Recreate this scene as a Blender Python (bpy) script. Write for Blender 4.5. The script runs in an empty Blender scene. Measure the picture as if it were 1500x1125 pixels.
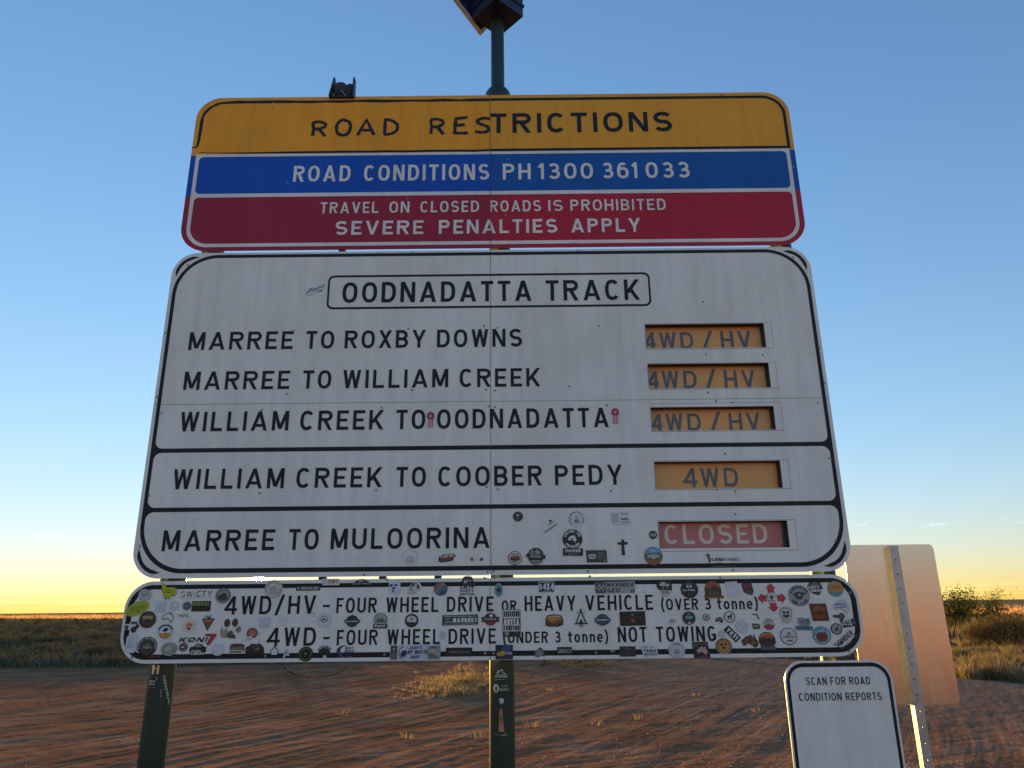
import bpy, bmesh, math, random, bisect
import numpy as np
from mathutils import Vector, Matrix
from mathutils.geometry import delaunay_2d_cdt
random.seed(7)
PI = math.pi
R_ = math.radians
scene = bpy.context.scene
COL = scene.collection

# ------------------------------------------------------------------ camera
FPX, CPX, CPY = 1075.0, 750.0, 562.5          # focal length and centre in photo pixels
CAM_D, CAM_H = 2.5, 1.6                        # the camera stands 2.5 m before the sign face (y = 0)
PITCH = math.atan((891.0 - CPY) / FPX)
ROLL = math.atan(-0.0105)
r0 = Vector((1, 0, 0)); fw = Vector((0, math.cos(PITCH), math.sin(PITCH))); u0 = Vector((0, -math.sin(PITCH), math.cos(PITCH)))
c_right = math.cos(ROLL) * r0 + math.sin(ROLL) * u0
c_up = -math.sin(ROLL) * r0 + math.cos(ROLL) * u0
CAM = Vector((0, -CAM_D, CAM_H))
cam = bpy.data.cameras.new('camera'); camo = bpy.data.objects.new('camera', cam); COL.objects.link(camo)
cam.sensor_width = 36.0; cam.sensor_fit = 'HORIZONTAL'; cam.lens = 36.0 * FPX / 1500.0
cam.clip_start = 0.05; cam.clip_end = 30000
m = Matrix((c_right, c_up, -fw)).transposed().to_4x4(); m.translation = CAM
camo.matrix_world = m
scene.camera = camo

# ------------------------------------------------------------------ light
SUN_EL, SUN_AZ = R_(2.2), R_(-18.66)           # azimuth from +Y towards +X
sun_dir = Vector((math.sin(SUN_AZ) * math.cos(SUN_EL), math.cos(SUN_AZ) * math.cos(SUN_EL), math.sin(SUN_EL)))
W = bpy.data.worlds.new("World"); scene.world = W; W.use_nodes = True
nt = W.node_tree; N = nt.nodes; L = nt.links
bg = N['Background']
sky = N.new('ShaderNodeTexSky'); sky.sky_type = 'NISHITA'; sky.sun_disc = False
sky.sun_elevation = SUN_EL; sky.sun_rotation = SUN_AZ
sky.altitude = 50; sky.air_density = 1.05; sky.dust_density = 0.0; sky.ozone_density = 3.0
SKY_K = 0.15
bg.inputs['Strength'].default_value = SKY_K
# the low sun itself: a small disc of sky in the sun's direction
tc = N.new('ShaderNodeTexCoord'); dt = N.new('ShaderNodeVectorMath'); dt.operation = 'DOT_PRODUCT'
L.new(tc.outputs['Generated'], dt.inputs[0]); dt.inputs[1].default_value = sun_dir
mr = N.new('ShaderNodeMapRange'); mr.inputs['From Min'].default_value = math.cos(R_(0.42)); mr.inputs['From Max'].default_value = math.cos(R_(0.26))
L.new(dt.outputs['Value'], mr.inputs['Value'])
sc_ = N.new('ShaderNodeVectorMath'); sc_.operation = 'SCALE'; sc_.inputs[0].default_value = (420, 300, 120)
L.new(mr.outputs['Result'], sc_.inputs['Scale'])
ad = N.new('ShaderNodeVectorMath'); ad.operation = 'ADD'
# and the bright air close round it
ac = N.new('ShaderNodeMath'); ac.operation = 'ARCCOSINE'; ac.use_clamp = False; L.new(dt.outputs['Value'], ac.inputs[0])
dv = N.new('ShaderNodeMath'); dv.operation = 'MULTIPLY'; dv.inputs[1].default_value = -1 / R_(1.0); L.new(ac.outputs[0], dv.inputs[0])
ex = N.new('ShaderNodeMath'); ex.operation = 'EXPONENT'; L.new(dv.outputs[0], ex.inputs[0])
gs = N.new('ShaderNodeVectorMath'); gs.operation = 'SCALE'; gs.inputs[0].default_value = (6, 3.6, 1.0); L.new(ex.outputs[0], gs.inputs['Scale'])
# even out the very bright low sky a little: c / (1 + 0.4 c)
s1 = N.new('ShaderNodeVectorMath'); s1.operation = 'MULTIPLY_ADD'; s1.inputs[1].default_value = (.40, .41, .38); s1.inputs[2].default_value = (.98, 1.02, .915); L.new(sky.outputs['Color'], s1.inputs[0])
s2 = N.new('ShaderNodeVectorMath'); s2.operation = 'DIVIDE'; L.new(sky.outputs['Color'], s2.inputs[0]); L.new(s1.outputs['Vector'], s2.inputs[1])
a2 = N.new('ShaderNodeVectorMath'); a2.operation = 'ADD'; L.new(s2.outputs['Vector'], a2.inputs[0]); L.new(gs.outputs['Vector'], a2.inputs[1])
L.new(a2.outputs['Vector'], ad.inputs[0]); L.new(sc_.outputs['Vector'], ad.inputs[1]); # thin streaks of cloud low over the plain
sp = N.new('ShaderNodeSeparateXYZ'); L.new(tc.outputs['Generated'], sp.inputs[0])
mpc = N.new('ShaderNodeMapping'); mpc.inputs['Scale'].default_value = (7, 7, 190); L.new(tc.outputs['Generated'], mpc.inputs['Vector'])
nc = N.new('ShaderNodeTexNoise'); nc.inputs['Scale'].default_value = 1.0; nc.inputs['Detail'].default_value = 4; L.new(mpc.outputs['Vector'], nc.inputs['Vector'])
k1 = N.new('ShaderNodeMapRange'); k1.inputs['From Min'].default_value = .52; k1.inputs['From Max'].default_value = .72; L.new(nc.outputs['Fac'], k1.inputs['Value'])
k2 = N.new('ShaderNodeMapRange'); k2.inputs['From Min'].default_value = .030; k2.inputs['From Max'].default_value = .012; L.new(sp.outputs['Z'], k2.inputs['Value'])
k3 = N.new('ShaderNodeMapRange'); k3.inputs['From Min'].default_value = .078; k3.inputs['From Max'].default_value = .086; L.new(sp.outputs['Z'], k3.inputs['Value'])
k3b = N.new('ShaderNodeMapRange'); k3b.inputs['From Min'].default_value = .099; k3b.inputs['From Max'].default_value = .091; L.new(sp.outputs['Z'], k3b.inputs['Value'])
mpd = N.new('ShaderNodeMapping'); mpd.inputs['Scale'].default_value = (26, 26, 120); mpd.inputs['Location'].default_value = (3.3, 1.1, 0); L.new(tc.outputs['Generated'], mpd.inputs['Vector'])
nd = N.new('ShaderNodeTexNoise'); nd.inputs['Scale'].default_value = 1.0; nd.inputs['Detail'].default_value = 5; L.new(mpd.outputs['Vector'], nd.inputs['Vector'])
k4 = N.new('ShaderNodeMapRange'); k4.inputs['From Min'].default_value = .62; k4.inputs['From Max'].default_value = .80; L.new(nd.outputs['Fac'], k4.inputs['Value'])
def mul(a, b):
    q = N.new('ShaderNodeMath'); q.operation = 'MULTIPLY'; L.new(a, q.inputs[0])
    if isinstance(b, float): q.inputs[1].default_value = b
    else: L.new(b, q.inputs[1])
    return q.outputs[0]
ca = mul(mul(k1.outputs[0], k2.outputs[0]), .55); cb = mul(mul(k4.outputs[0], mul(k3.outputs[0], k3b.outputs[0])), .35)
cs = N.new('ShaderNodeMath'); cs.operation = 'ADD'; L.new(ca, cs.inputs[0]); L.new(cb, cs.inputs[1])
c1 = N.new('ShaderNodeMath'); c1.operation = 'ADD'; c1.inputs[1].default_value = 1.0; L.new(cs.outputs[0], c1.inputs[0])
cl = N.new('ShaderNodeVectorMath'); cl.operation = 'SCALE'; L.new(ad.outputs['Vector'], cl.inputs[0]); L.new(c1.outputs[0], cl.inputs['Scale'])
L.new(cl.outputs['Vector'], bg.inputs['Color'])
sl = bpy.data.lights.new('sun', 'SUN'); so = bpy.data.objects.new('sun', sl); COL.objects.link(so)
sl.energy = 2.9; sl.angle = R_(0.5); sl.color = (1.0, 0.55, 0.11)
so.rotation_mode = 'QUATERNION'; so.rotation_quaternion = sun_dir.to_track_quat('Z', 'Y')
vs = scene.view_settings
vs.view_transform = 'Standard'; vs.look = 'None'; vs.exposure = 2.5; vs.gamma = 1.0; vs.use_curve_mapping = False
scene.cycles.max_bounces = 6; scene.cycles.transparent_max_bounces = 12
scene.cycles.sample_clamp_indirect = 6.0

# ------------------------------------------------------------------ photo pixel -> a point on an upright plane y = Y, or on the ground
def pray(px, py):
    return c_right * ((px - CPX) / FPX) - c_up * ((py - CPY) / FPX) + fw
def SP(px, py, Y=0.0):
    d = pray(px, py); t = (Y - CAM.y) / d.y; q = CAM + d * t
    return q.x, q.z
def GP(px, py, z=0.0):
    d = pray(px, py); t = (z - CAM.z) / d.z; q = CAM + d * t
    return q.x, q.y

# ------------------------------------------------------------------ helpers
def hexc(h):
    h = h.lstrip('#'); v = [int(h[i:i + 2], 16) / 255 for i in (0, 2, 4)]
    return tuple((c / 12.92 if c <= .04045 else ((c + .055) / 1.055) ** 2.4) for c in v) + (1,)
def tag(o, label=None, cat=None, group=None, kind=None):
    if label: o['label'] = label
    if cat: o['category'] = cat
    if group: o['group'] = group
    if kind: o['kind'] = kind
    return o
def empty(name, loc, label, cat, group=None):
    o = bpy.data.objects.new(name, None); COL.objects.link(o); o.location = loc; o.empty_display_size = .1
    return tag(o, label, cat, group)
_mats = {}
class MB:
    """collects shapes in world space; build() links ONE mesh object under its thing"""
    def __init__(s): s.v = []; s.f = []; s.mi = []; s.c = []; s.sm = []
    def face(s, pts, mat=0, col=None, smooth=False):
        b = len(s.v); s.v.extend(pts); s.f.append(tuple(range(b, b + len(pts)))); s.mi.append(mat); s.c.append(col); s.sm.append(smooth)
    def add(s, vs_, fs, mat=0, col=None, smooth=False):
        b = len(s.v); s.v.extend(vs_)
        for f in fs: s.f.append(tuple(b + i for i in f)); s.mi.append(mat); s.c.append(col); s.sm.append(smooth)
    def box(s, x0, x1, y0, y1, z0, z1, mat=0, col=None, M=None):
        v = [Vector((x, y, z)) for x in (x0, x1) for y in (y0, y1) for z in (z0, z1)]
        if M is not None: v = [M @ p for p in v]
        s.add(v, [(0, 1, 3, 2), (4, 6, 7, 5), (0, 4, 5, 1), (2, 3, 7, 6), (0, 2, 6, 4), (1, 5, 7, 3)], mat, col)
    def tube(s, pts, rad, n=12, mat=0, col=None, cap=True, smooth=True):
        pts = [Vector(p) for p in pts]
        if not hasattr(rad, '__len__'): rad = [rad] * len(pts)
        rings = []
        for i, p in enumerate(pts):
            t = (pts[min(i + 1, len(pts) - 1)] - pts[max(i - 1, 0)]).normalized()
            a = t.cross(Vector((0, 0, 1)) if abs(t.z) < .9 else Vector((0, 1, 0))).normalized(); b = t.cross(a)
            rings.append([p + (a * math.cos(2 * PI * k / n) + b * math.sin(2 * PI * k / n)) * rad[i] for k in range(n)])
        vs_ = [q for r in rings for q in r]; fs = []
        for i in range(len(pts) - 1):
            for k in range(n): fs.append((i * n + k, i * n + (k + 1) % n, (i + 1) * n + (k + 1) % n, (i + 1) * n + k))
        s.add(vs_, fs, mat, col, smooth)
        if cap:
            s.face(rings[0][::-1], mat, col); s.face(rings[-1], mat, col)
    def build(s, name, mats, parent=None, origin=None):
        me = bpy.data.meshes.new(name)
        o0 = Vector(origin) if origin is not None else (parent.location.copy() if parent is not None and parent.type == 'EMPTY' else Vector((0, 0, 0)))
        if parent is not None and parent.type == 'MESH': o0 = Vector(parent['_o'])
        me.from_pydata([tuple(Vector(p) - o0) for p in s.v], [], s.f)
        if not isinstance(mats, (list, tuple)): mats = [mats]
        for m_ in mats: me.materials.append(m_)
        me.polygons.foreach_set('material_index', s.mi)
        me.polygons.foreach_set('use_smooth', s.sm)
        if any(c is not None for c in s.c):
            ca = me.color_attributes.new('print', 'FLOAT_COLOR', 'CORNER')
            arr = []
            for f, c in zip(s.f, s.c): arr.extend((c or (1, 1, 1, 1)) * len(f))
            ca.data.foreach_set('color', arr)
        me.update()
        o = bpy.data.objects.new(name, me); COL.objects.link(o)
        if parent is not None: o.parent = parent
        elif origin is not None: o.location = origin
        o['_o'] = tuple(o0)
        return o

# ------------------------------------------------------------------ materials
def mat(name):
    m_ = bpy.data.materials.new(name); m_.use_nodes = True
    n = m_.node_tree.nodes; return m_, n, m_.node_tree.links, n['Principled BSDF']
def noise(n, l, scale, detail=4, rough=.6, vec=None, mapping=None):
    t = n.new('ShaderNodeTexNoise'); t.inputs['Scale'].default_value = scale; t.inputs['Detail'].default_value = detail; t.inputs['Roughness'].default_value = rough
    if vec is None:
        g = n.new('ShaderNodeNewGeometry'); vec = g.outputs['Position']
    if mapping:
        mp = n.new('ShaderNodeMapping'); mp.inputs['Scale'].default_value = mapping; l.new(vec, mp.inputs['Vector']); vec = mp.outputs['Vector']
    l.new(vec, t.inputs['Vector']); return t
def ramp(n, l, fac, stops):
    r = n.new('ShaderNodeValToRGB'); e = r.color_ramp.elements
    while len(e) < len(stops): e.new(.5)
    for el, (p, c) in zip(e, stops): el.position = p; el.color = c if len(c) == 4 else tuple(c) + (1,)
    l.new(fac, r.inputs['Fac']); return r
def bump(n, l, h, strength, dist, bsdf, prev=None):
    b = n.new('ShaderNodeBump'); b.inputs['Strength'].default_value = strength; b.inputs['Distance'].default_value = dist
    l.new(h, b.inputs['Height'])
    if prev: l.new(prev.outputs['Normal'], b.inputs['Normal'])
    if bsdf: l.new(b.outputs['Normal'], bsdf.inputs['Normal'])
    return b
def sheeting(name, col, rough=.42, ribs=True, wear=.12):
    """painted / filmed sign sheet: dusty, faintly ribbed along the planks"""
    m_, n, l, b = mat(name)
    t = noise(n, l, 3.0, 6, .65); t2 = noise(n, l, 2.2, 5, .7, mapping=(9, 9, .8))
    mx = n.new('ShaderNodeMath'); mx.operation = 'MULTIPLY'; l.new(t.outputs['Fac'], mx.inputs[0]); l.new(t2.outputs['Fac'], mx.inputs[1])
    r = ramp(n, l, mx.outputs[0], [(.1, tuple(c * (1 - wear * 1.6) for c in col)), (.32, col), (.5, tuple(min(1, c * (1 + wear * .4)) for c in col))])
    l.new(r.outputs['Color'], b.inputs['Base Color']); b.inputs['Roughness'].default_value = rough; b.inputs['Specular IOR Level'].default_value = .3
    if ribs:
        g = n.new('ShaderNodeNewGeometry'); w = n.new('ShaderNodeTexWave'); w.wave_type = 'BANDS'; w.bands_direction = 'Z'
        w.inputs['Scale'].default_value = 22; w.inputs['Distortion'].default_value = .6; w.inputs['Detail'].default_value = 1; w.inputs['Detail Scale'].default_value = .3
        l.new(g.outputs['Position'], w.inputs['Vector'])
        k = noise(n, l, 1.6, 3, .6); k2 = ramp(n, l, k.outputs['Fac'], [(.38, (0, 0, 0)), (.62, (1, 1, 1))])
        mu = n.new('ShaderNodeMath'); mu.operation = 'MULTIPLY'; l.new(w.outputs['Fac'], mu.inputs[0]); l.new(k2.outputs['Color'], mu.inputs[1])
        b1 = bump(n, l, mu.outputs[0], .32, .001, None)
        bump(n, l, noise(n, l, 60, 3).outputs['Fac'], .05, .001, b, b1)
    return m_
M_WHITE = sheeting('white sheeting', (.84, .82, .75))
M_WHITE2 = sheeting('white film', (.84, .82, .75), ribs=False)
M_BLACK = sheeting('black film', (.011, .012, .014), .5, False, .3)
M_PAINT = sheeting('hand painted black', (.022, .02, .02), .5, False, .3)
M_YL = sheeting('yellow sheeting patched', (.95, .39, .012), .5, False, .12)
M_YR = sheeting('yellow sheeting faded', (.88, .39, .02), .5, False, .1)
M_BL = sheeting('blue sheeting', (.004, .085, .50), .4, False, .1)
M_BR = sheeting('blue sheeting faded', (.003, .10, .40), .4, False, .1)
M_RL = sheeting('dark red sheeting', (.38, .012, .04), .4, False, .12)
M_RR = sheeting('red sheeting', (.50, .009, .03), .4, False, .12)
M_ORANGE = sheeting('orange insert', (.92, .37, .02), .6, False, .08)
M_REDINS = sheeting('red insert', (.62, .12, .11), .6, False, .1)
M_CREAM = sheeting('cream lettering', (.82, .72, .6), .6, False, .08)
M_SLATE = sheeting('faded black lettering', (.035, .04, .045), .6, False, .2)
M_SEAM = sheeting('sheet joint', (.10, .10, .10), .8, False, .2)
def simple(name, col, rough=.5, metal=0., bscale=0, bstr=.1, var=.15):
    m_, n, l, b = mat(name)
    t = noise(n, l, 7, 5, .6)
    r = ramp(n, l, t.outputs['Fac'], [(.3, tuple(c * (1 - var) for c in col)), (.7, tuple(min(1, c * (1 + var)) for c in col))])
    l.new(r.outputs['Color'], b.inputs['Base Color']); b.inputs['Roughness'].default_value = rough; b.inputs['Metallic'].default_value = metal
    if bscale: bump(n, l, noise(n, l, bscale, 4).outputs['Fac'], bstr, .002, b)
    return m_
M_ALU = simple('sheet edge aluminium', (.62, .62, .62), .35, 1.0)
M_POST = simple('dark green post paint', (.007, .028, .021), .42, 0, 60, .12, .25)
M_RECESS = simple('recess dark', (.045, .05, .055), .7)
M_BLKMETAL = simple('black metal', (.012, .013, .015), .45)
M_BLUEBLK = simple('dark blue metal', (.012, .02, .05), .45)
M_RIVET = simple('rivet', (.32, .31, .30), .5, .6)
M_GALV = simple('galvanised steel', (.42, .43, .44), .48, .85, 35, .12, .2)
M_TANBACK = simple('panel back sheet', (.55, .5, .44), .5)
M_CELL = simple('solar cells', (.01, .015, .05), .15)
def m_back():
    m_, n, l, b = mat('mill finish aluminium')
    t = noise(n, l, 2.5, 6, .65); t2 = noise(n, l, 3, 6, .7, mapping=(10, 10, 1))
    mx = n.new('ShaderNodeMix'); mx.data_type = 'FLOAT'; mx.inputs[0].default_value = .5; l.new(t.outputs['Fac'], mx.inputs[2]); l.new(t2.outputs['Fac'], mx.inputs[3])
    r = ramp(n, l, mx.outputs[0], [(.3, (.54, .53, .49)), (.7, (.68, .67, .63))])
    spk = noise(n, l, 26, 2, .5); sr = ramp(n, l, spk.outputs['Fac'], [(.74, (1, 1, 1)), (.78, (.45, .42, .38))])
    mm = n.new('ShaderNodeMix'); mm.data_type = 'RGBA'; mm.blend_type = 'MULTIPLY'; mm.inputs[0].default_value = 1; l.new(r.outputs['Color'], mm.inputs[6]); l.new(sr.outputs['Color'], mm.inputs[7])
    l.new(mm.outputs[2], b.inputs['Base Color']); b.inputs['Metallic'].default_value = .9
    rr = ramp(n, l, t2.outputs['Fac'], [(.3, (.19, .19, .19)), (.7, (.27, .27, .27))]); l.new(rr.outputs['Color'], b.inputs['Roughness'])
    return m_
M_BACK = m_back()
def m_print():
    m_, n, l, b = mat('printed vinyl')
    a = n.new('ShaderNodeVertexColor'); a.layer_name = 'print'
    t = noise(n, l, 40, 4, .6); r = ramp(n, l, t.outputs['Fac'], [(.3, (.8, .8, .8)), (.65, (1, 1, 1))])
    mm = n.new('ShaderNodeMix'); mm.data_type = 'RGBA'; mm.blend_type = 'MULTIPLY'; mm.inputs[0].default_value = 1
    l.new(a.outputs['Color'], mm.inputs[6]); l.new(r.outputs['Color'], mm.inputs[7])
    l.new(mm.outputs[2], b.inputs['Base Color']); b.inputs['Roughness'].default_value = .4
    return m_
M_PRINT = m_print()
def m_pane():
    m_, n, l, b = mat('scratched acrylic')
    n.remove(b); out = n['Material Output']
    tr = n.new('ShaderNodeBsdfTransparent'); df = n.new('ShaderNodeBsdfDiffuse'); gl = n.new('ShaderNodeBsdfGlossy')
    df.inputs['Color'].default_value = (.75, .74, .72, 1); gl.inputs['Roughness'].default_value = .25
    t = noise(n, l, 5, 4); r = ramp(n, l, t.outputs['Fac'], [(.3, (.05, .05, .05)), (.7, (.11, .11, .11))])
    m1 = n.new('ShaderNodeMixShader'); l.new(r.outputs['Color'], m1.inputs[0]); l.new(tr.outputs[0], m1.inputs[1]); l.new(df.outputs[0], m1.inputs[2])
    m2 = n.new('ShaderNodeMixShader'); m2.inputs[0].default_value = .04; l.new(m1.outputs[0], m2.inputs[1]); l.new(gl.outputs[0], m2.inputs[2])
    l.new(m2.outputs[0], out.inputs['Surface']); return m_
M_PANE = m_pane()
def m_leaf(name, c0, c1, tl=.45, scale=3.0):
    m_, n, l, b = mat(name); n.remove(b); out = n['Material Output']
    t = noise(n, l, scale, 4, .7); r = ramp(n, l, t.outputs['Fac'], [(.3, c0), (.7, c1)])
    a = n.new('ShaderNodeVertexColor'); a.layer_name = 'print'
    mm = n.new('ShaderNodeMix'); mm.data_type = 'RGBA'; mm.blend_type = 'MULTIPLY'; mm.inputs[0].default_value = 1
    l.new(r.outputs['Color'], mm.inputs[6]); l.new(a.outputs['Color'], mm.inputs[7])
    d = n.new('ShaderNodeBsdfDiffuse'); tr = n.new('ShaderNodeBsdfTranslucent')
    l.new(mm.outputs[2], d.inputs['Color']); l.new(mm.outputs[2], tr.inputs['Color'])
    mx = n.new('ShaderNodeMixShader'); mx.inputs[0].default_value = tl; l.new(d.outputs[0], mx.inputs[1]); l.new(tr.outputs[0], mx.inputs[2])
    l.new(mx.outputs[0], out.inputs['Surface']); return m_
M_DRY = m_leaf('dry grass', (.21, .165, .085), (.33, .26, .14), .38)
M_PALE = m_leaf('pale plain grass', (.46, .28, .12), (.62, .40, .19), .5)
M_SCRUB = m_leaf('grey scrub', (.085, .086, .056), (.17, .16, .105), .1, .6)
M_GREEN = m_leaf('green leaves', (.045, .06, .02), (.10, .11, .035), .4)
M_BUSH = m_leaf('olive brown twigs', (.095, .072, .034), (.17, .125, .06), .3)
M_BARK = simple('bark', (.07, .045, .03), .9)
M_CONT = simple('rusty orange paint', (.62, .13, .05), .6)

# ------------------------------------------------------------------ 2D shapes
def arc(cx, cy, rx, ry, a0, a1, n=10):
    return [(cx + rx * math.cos(R_(a0 + (a1 - a0) * i / n)), cy + ry * math.sin(R_(a0 + (a1 - a0) * i / n))) for i in range(n + 1)]
def rrect(x0, x1, y0, y1, r, n=8):
    """rounded rectangle; r = one radius or (bottom-left, bottom-right, top-right, top-left)"""
    if not hasattr(r, '__len__'): r = (r,) * 4
    a, b, c, d = [max(q, 1e-5) for q in r]
    return arc(x0 + a, y0 + a, a, a, 180, 270, n) + arc(x1 - b, y0 + b, b, b, 270, 360, n) + arc(x1 - c, y1 - c, c, c, 0, 90, n) + arc(x0 + d, y1 - d, d, d, 90, 180, n)
def inside(p, poly):
    x, y = p; r = False; j = len(poly) - 1
    for i in range(len(poly)):
        xi, yi = poly[i]; xj, yj = poly[j]
        if (yi > y) != (yj > y) and x < (xj - xi) * (y - yi) / (yj - yi) + xi: r = not r
        j = i
    return r
def area(p): return sum(p[i - 1][0] * p[i][1] - p[i][0] * p[i - 1][1] for i in range(len(p))) / 2
def union(polys):
    v = []; f = []
    for p in polys:
        if area(p) < 0: p = p[::-1]
        f.append(list(range(len(v), len(v) + len(p)))); v.extend(Vector(q) for q in p)
    o = delaunay_2d_cdt(v, [], f, 1, 1e-6); vv = [tuple(q) for q in o[0]]; tt = []
    for t in o[2]:
        c = (sum(vv[i][0] for i in t) / len(t), sum(vv[i][1] for i in t) / len(t))
        if any(inside(c, p) for p in polys): tt.append(tuple(t))
    return vv, tt
def fill_holes(outer, holes):
    v = [Vector(q) for q in outer]; f = [list(range(len(outer)))]; e = []
    for h in holes:
        b = len(v); v.extend(Vector(q) for q in h); e += [(b + i, b + (i + 1) % len(h)) for i in range(len(h))]
    o = delaunay_2d_cdt(v, e, f, 1, 1e-7); vv = [tuple(q) for q in o[0]]; tt = []
    for t in o[2]:
        c = (sum(vv[i][0] for i in t) / len(t), sum(vv[i][1] for i in t) / len(t))
        if not any(inside(c, h) for h in holes): tt.append(tuple(t))
    return vv, tt
def ribbon(pts, t, closed=False):
    if not hasattr(t, '__len__'):
        pts = [p for i, p in enumerate(pts) if i == 0 or math.hypot(p[0] - pts[i - 1][0], p[1] - pts[i - 1][1]) > 1e-6]
    n = len(pts); qs = []; L_ = []; Rr = []
    for i in range(n):
        p = pts[i]; a = pts[i - 1] if (i > 0 or closed) else None; b = pts[(i + 1) % n] if (i < n - 1 or closed) else None
        ds = []
        for u, w in ((a, p), (p, b)):
            if u is not None and w is not None:
                dx, dy = w[0] - u[0], w[1] - u[1]; k = math.hypot(dx, dy) or 1e-9; ds.append((-dy / k, dx / k))
        if len(ds) == 2:
            nx, ny = ds[0][0] + ds[1][0], ds[0][1] + ds[1][1]; k = nx * nx + ny * ny or 1e-9
            s = min(2 / k, 1.9); nx *= s; ny *= s
        else: nx, ny = ds[0]
        h = (t[i] if hasattr(t, '__len__') else t) / 2
        L_.append((p[0] + nx * h, p[1] + ny * h)); Rr.append((p[0] - nx * h, p[1] - ny * h))
    for i in range(n if closed else n - 1):
        j = (i + 1) % n; qs.append([Rr[i], Rr[j], L_[j], L_[i]])
    return qs

# ------------------------------------------------------------------ road-sign stroke alphabet (cap height 1)
GW = dict(A=.86, B=.72, C=.72, D=.74, E=.62, F=.60, G=.74, H=.74, I=.17, J=.66, K=.76, L=.60, M=.86, N=.76, O=.78, P=.70, Q=.78, R=.74, S=.72, T=.64, U=.74, V=.80, W=.98, X=.76, Y=.80, Z=.70)
GW.update({'0': .72, '1': .30, '2': .70, '3': .70, '4': .80, '5': .70, '6': .72, '7': .68, '8': .70, '9': .72, '/': .62, '-': .40, '(': .32, ')': .32, 'o': .60, 'n': .56, 'e': .60, 't': .44, ' ': .38, '?': .62, "'": .17, '.': .17, '&': .8, '@': .8,
           'W2': 1})
_gc = {}
def glyph(ch, t, k):
    """triangulated glyph: verts, tris, width"""
    key = (ch, round(t, 3), round(k, 3))
    if key in _gc: return _gc[key]
    w = max(GW.get(ch, .7) * k, t); l, r, b, p = t / 2, w - t / 2, t / 2, 1 - t / 2; P = []
    def S(*pts, closed=False): P.extend(ribbon(list(pts), t, closed))
    def B(x0, y0, x1, y1): P.append([(x0, y0), (x1, y0), (x1, y1), (x0, y1)])
    def D(x0, y0, x1, y1, s=1.0):     # diagonal with level ends
        L_ = math.hypot(x1 - x0, y1 - y0); h = t * s * L_ / max(abs(y1 - y0), 1e-6) / 2
        P.append([(x0 - h, y0), (x0 + h, y0), (x1 + h, y1), (x1 - h, y1)])
    def sell(cx, cy, rx, ry, a0, a1, n=26, e=2.4):
        o = []
        for i in range(n + 1):
            a = R_(a0 + (a1 - a0) * i / n); c, s_ = math.cos(a), math.sin(a)
            o.append((cx + rx * math.copysign(abs(c) ** (2 / e), c), cy + ry * math.copysign(abs(s_) ** (2 / e), s_)))
        return o
    cx = w / 2; rx = (w - t) / 2; ry = (1 - t) / 2
    stem = lambda x=0: B(x, 0, x + t, 1)
    hw = t * .56
    if ch in 'O0Q': S(*sell(cx, .5, rx, ry, 0, 360)[:-1], closed=True)
    if ch == 'Q': D(w - t * .6, -.04, cx + .05, .35)
    if ch == 'C': S(*sell(cx, .5, rx, ry, 42, 318))
    if ch == 'G': S(*sell(cx, .5, rx, ry, 42, 345)); B(cx, .36, w, .36 + t * .9); B(w - t, .12, w, .4)
    if ch == 'A': D(hw, 0, cx, 1); D(w - hw, 0, cx, 1); B(w * .2, .2, w * .8, .2 + t * .9)
    if ch == 'V': D(hw, 1, cx, 0); D(w - hw, 1, cx, 0)
    if ch == 'W': D(hw, 1, w * .28, 0); D(w * .28, 0, w * .5, 1, .9); D(w * .5, 1, w * .72, 0, .9); D(w - hw, 1, w * .72, 0)
    if ch == 'M': stem(); stem(w - t); D(t * .62, 1, cx, .08); D(w - t * .62, 1, cx, .08)
    if ch == 'N': stem(); stem(w - t); D(t * .6, 1, w - t * .6, 0)
    if ch == 'I' or ch == '1': B(w - t, 0, w, 1)
    if ch == '1': S((0, .74), (w - t * .6, .93))
    if ch == 'L': stem(); B(0, 0, w, t)
    if ch == 'E': stem(); B(0, 0, w, t); B(0, 1 - t, w, 1); B(0, .5 - t * .45, w * .88, .5 + t * .45)
    if ch == 'F': stem(); B(0, 1 - t, w, 1); B(0, .5 - t * .5, w * .86, .5 + t * .4)
    if ch == 'T': B(cx - t / 2, 0, cx + t / 2, 1); B(0, 1 - t, w, 1)
    if ch == 'H': stem(); stem(w - t); B(0, .5 - t / 2, w, .5 + t / 2)
    if ch == 'K': stem(); D(t * .8, .33, w - hw, 1); D(w * .42, .52, w - hw, 0)
    if ch == 'X': D(hw, 0, w - hw, 1); D(w - hw, 0, hw, 1)
    if ch == 'Y': B(cx - t / 2, 0, cx + t / 2, .5); D(cx, .38, hw, 1); D(cx, .38, w - hw, 1)
    if ch == 'Z': B(0, 0, w, t); B(0, 1 - t, w, 1); D(hw, t * .5, w - hw, 1 - t * .5)
    if ch == 'D':
        stem(); q = min(w * .5, .45); S((l, p), (w - t / 2 - q * .9, p), *sell(w - t / 2 - q * .9, .5, q * .9, ry, 90, -90, 16), (l, b))
    if ch in 'PR':
        stem(); y1 = .42 if ch == 'P' else .45; y1 += t / 2; m_ = (p + y1) / 2; q = (p - y1) / 2; S((l, p), (r - q, p), *arc(r - q, m_, q, q, 90, -90, 10), (l, y1))
        if ch == 'R': D(w * .52, .45, w - hw, 0)
    if ch == 'B':
        stem()
        for y0, y1, x in ((.5, p, r - .03), (b, .5, r)):
            m_ = (y0 + y1) / 2; q = (y1 - y0) / 2; S((l, y1), (x - q, y1), *arc(x - q, m_, q, q, 90, -90, 10), (l, y0))
    if ch == 'S':
        q = (1 - t) / 4; u = sell(cx, b + 3 * q, rx, q, 28, 270, 14, 2.1); d = sell(cx, b + q, rx, q, 90, -152, 14, 2.1); S(*(u + d[1:]))
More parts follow.
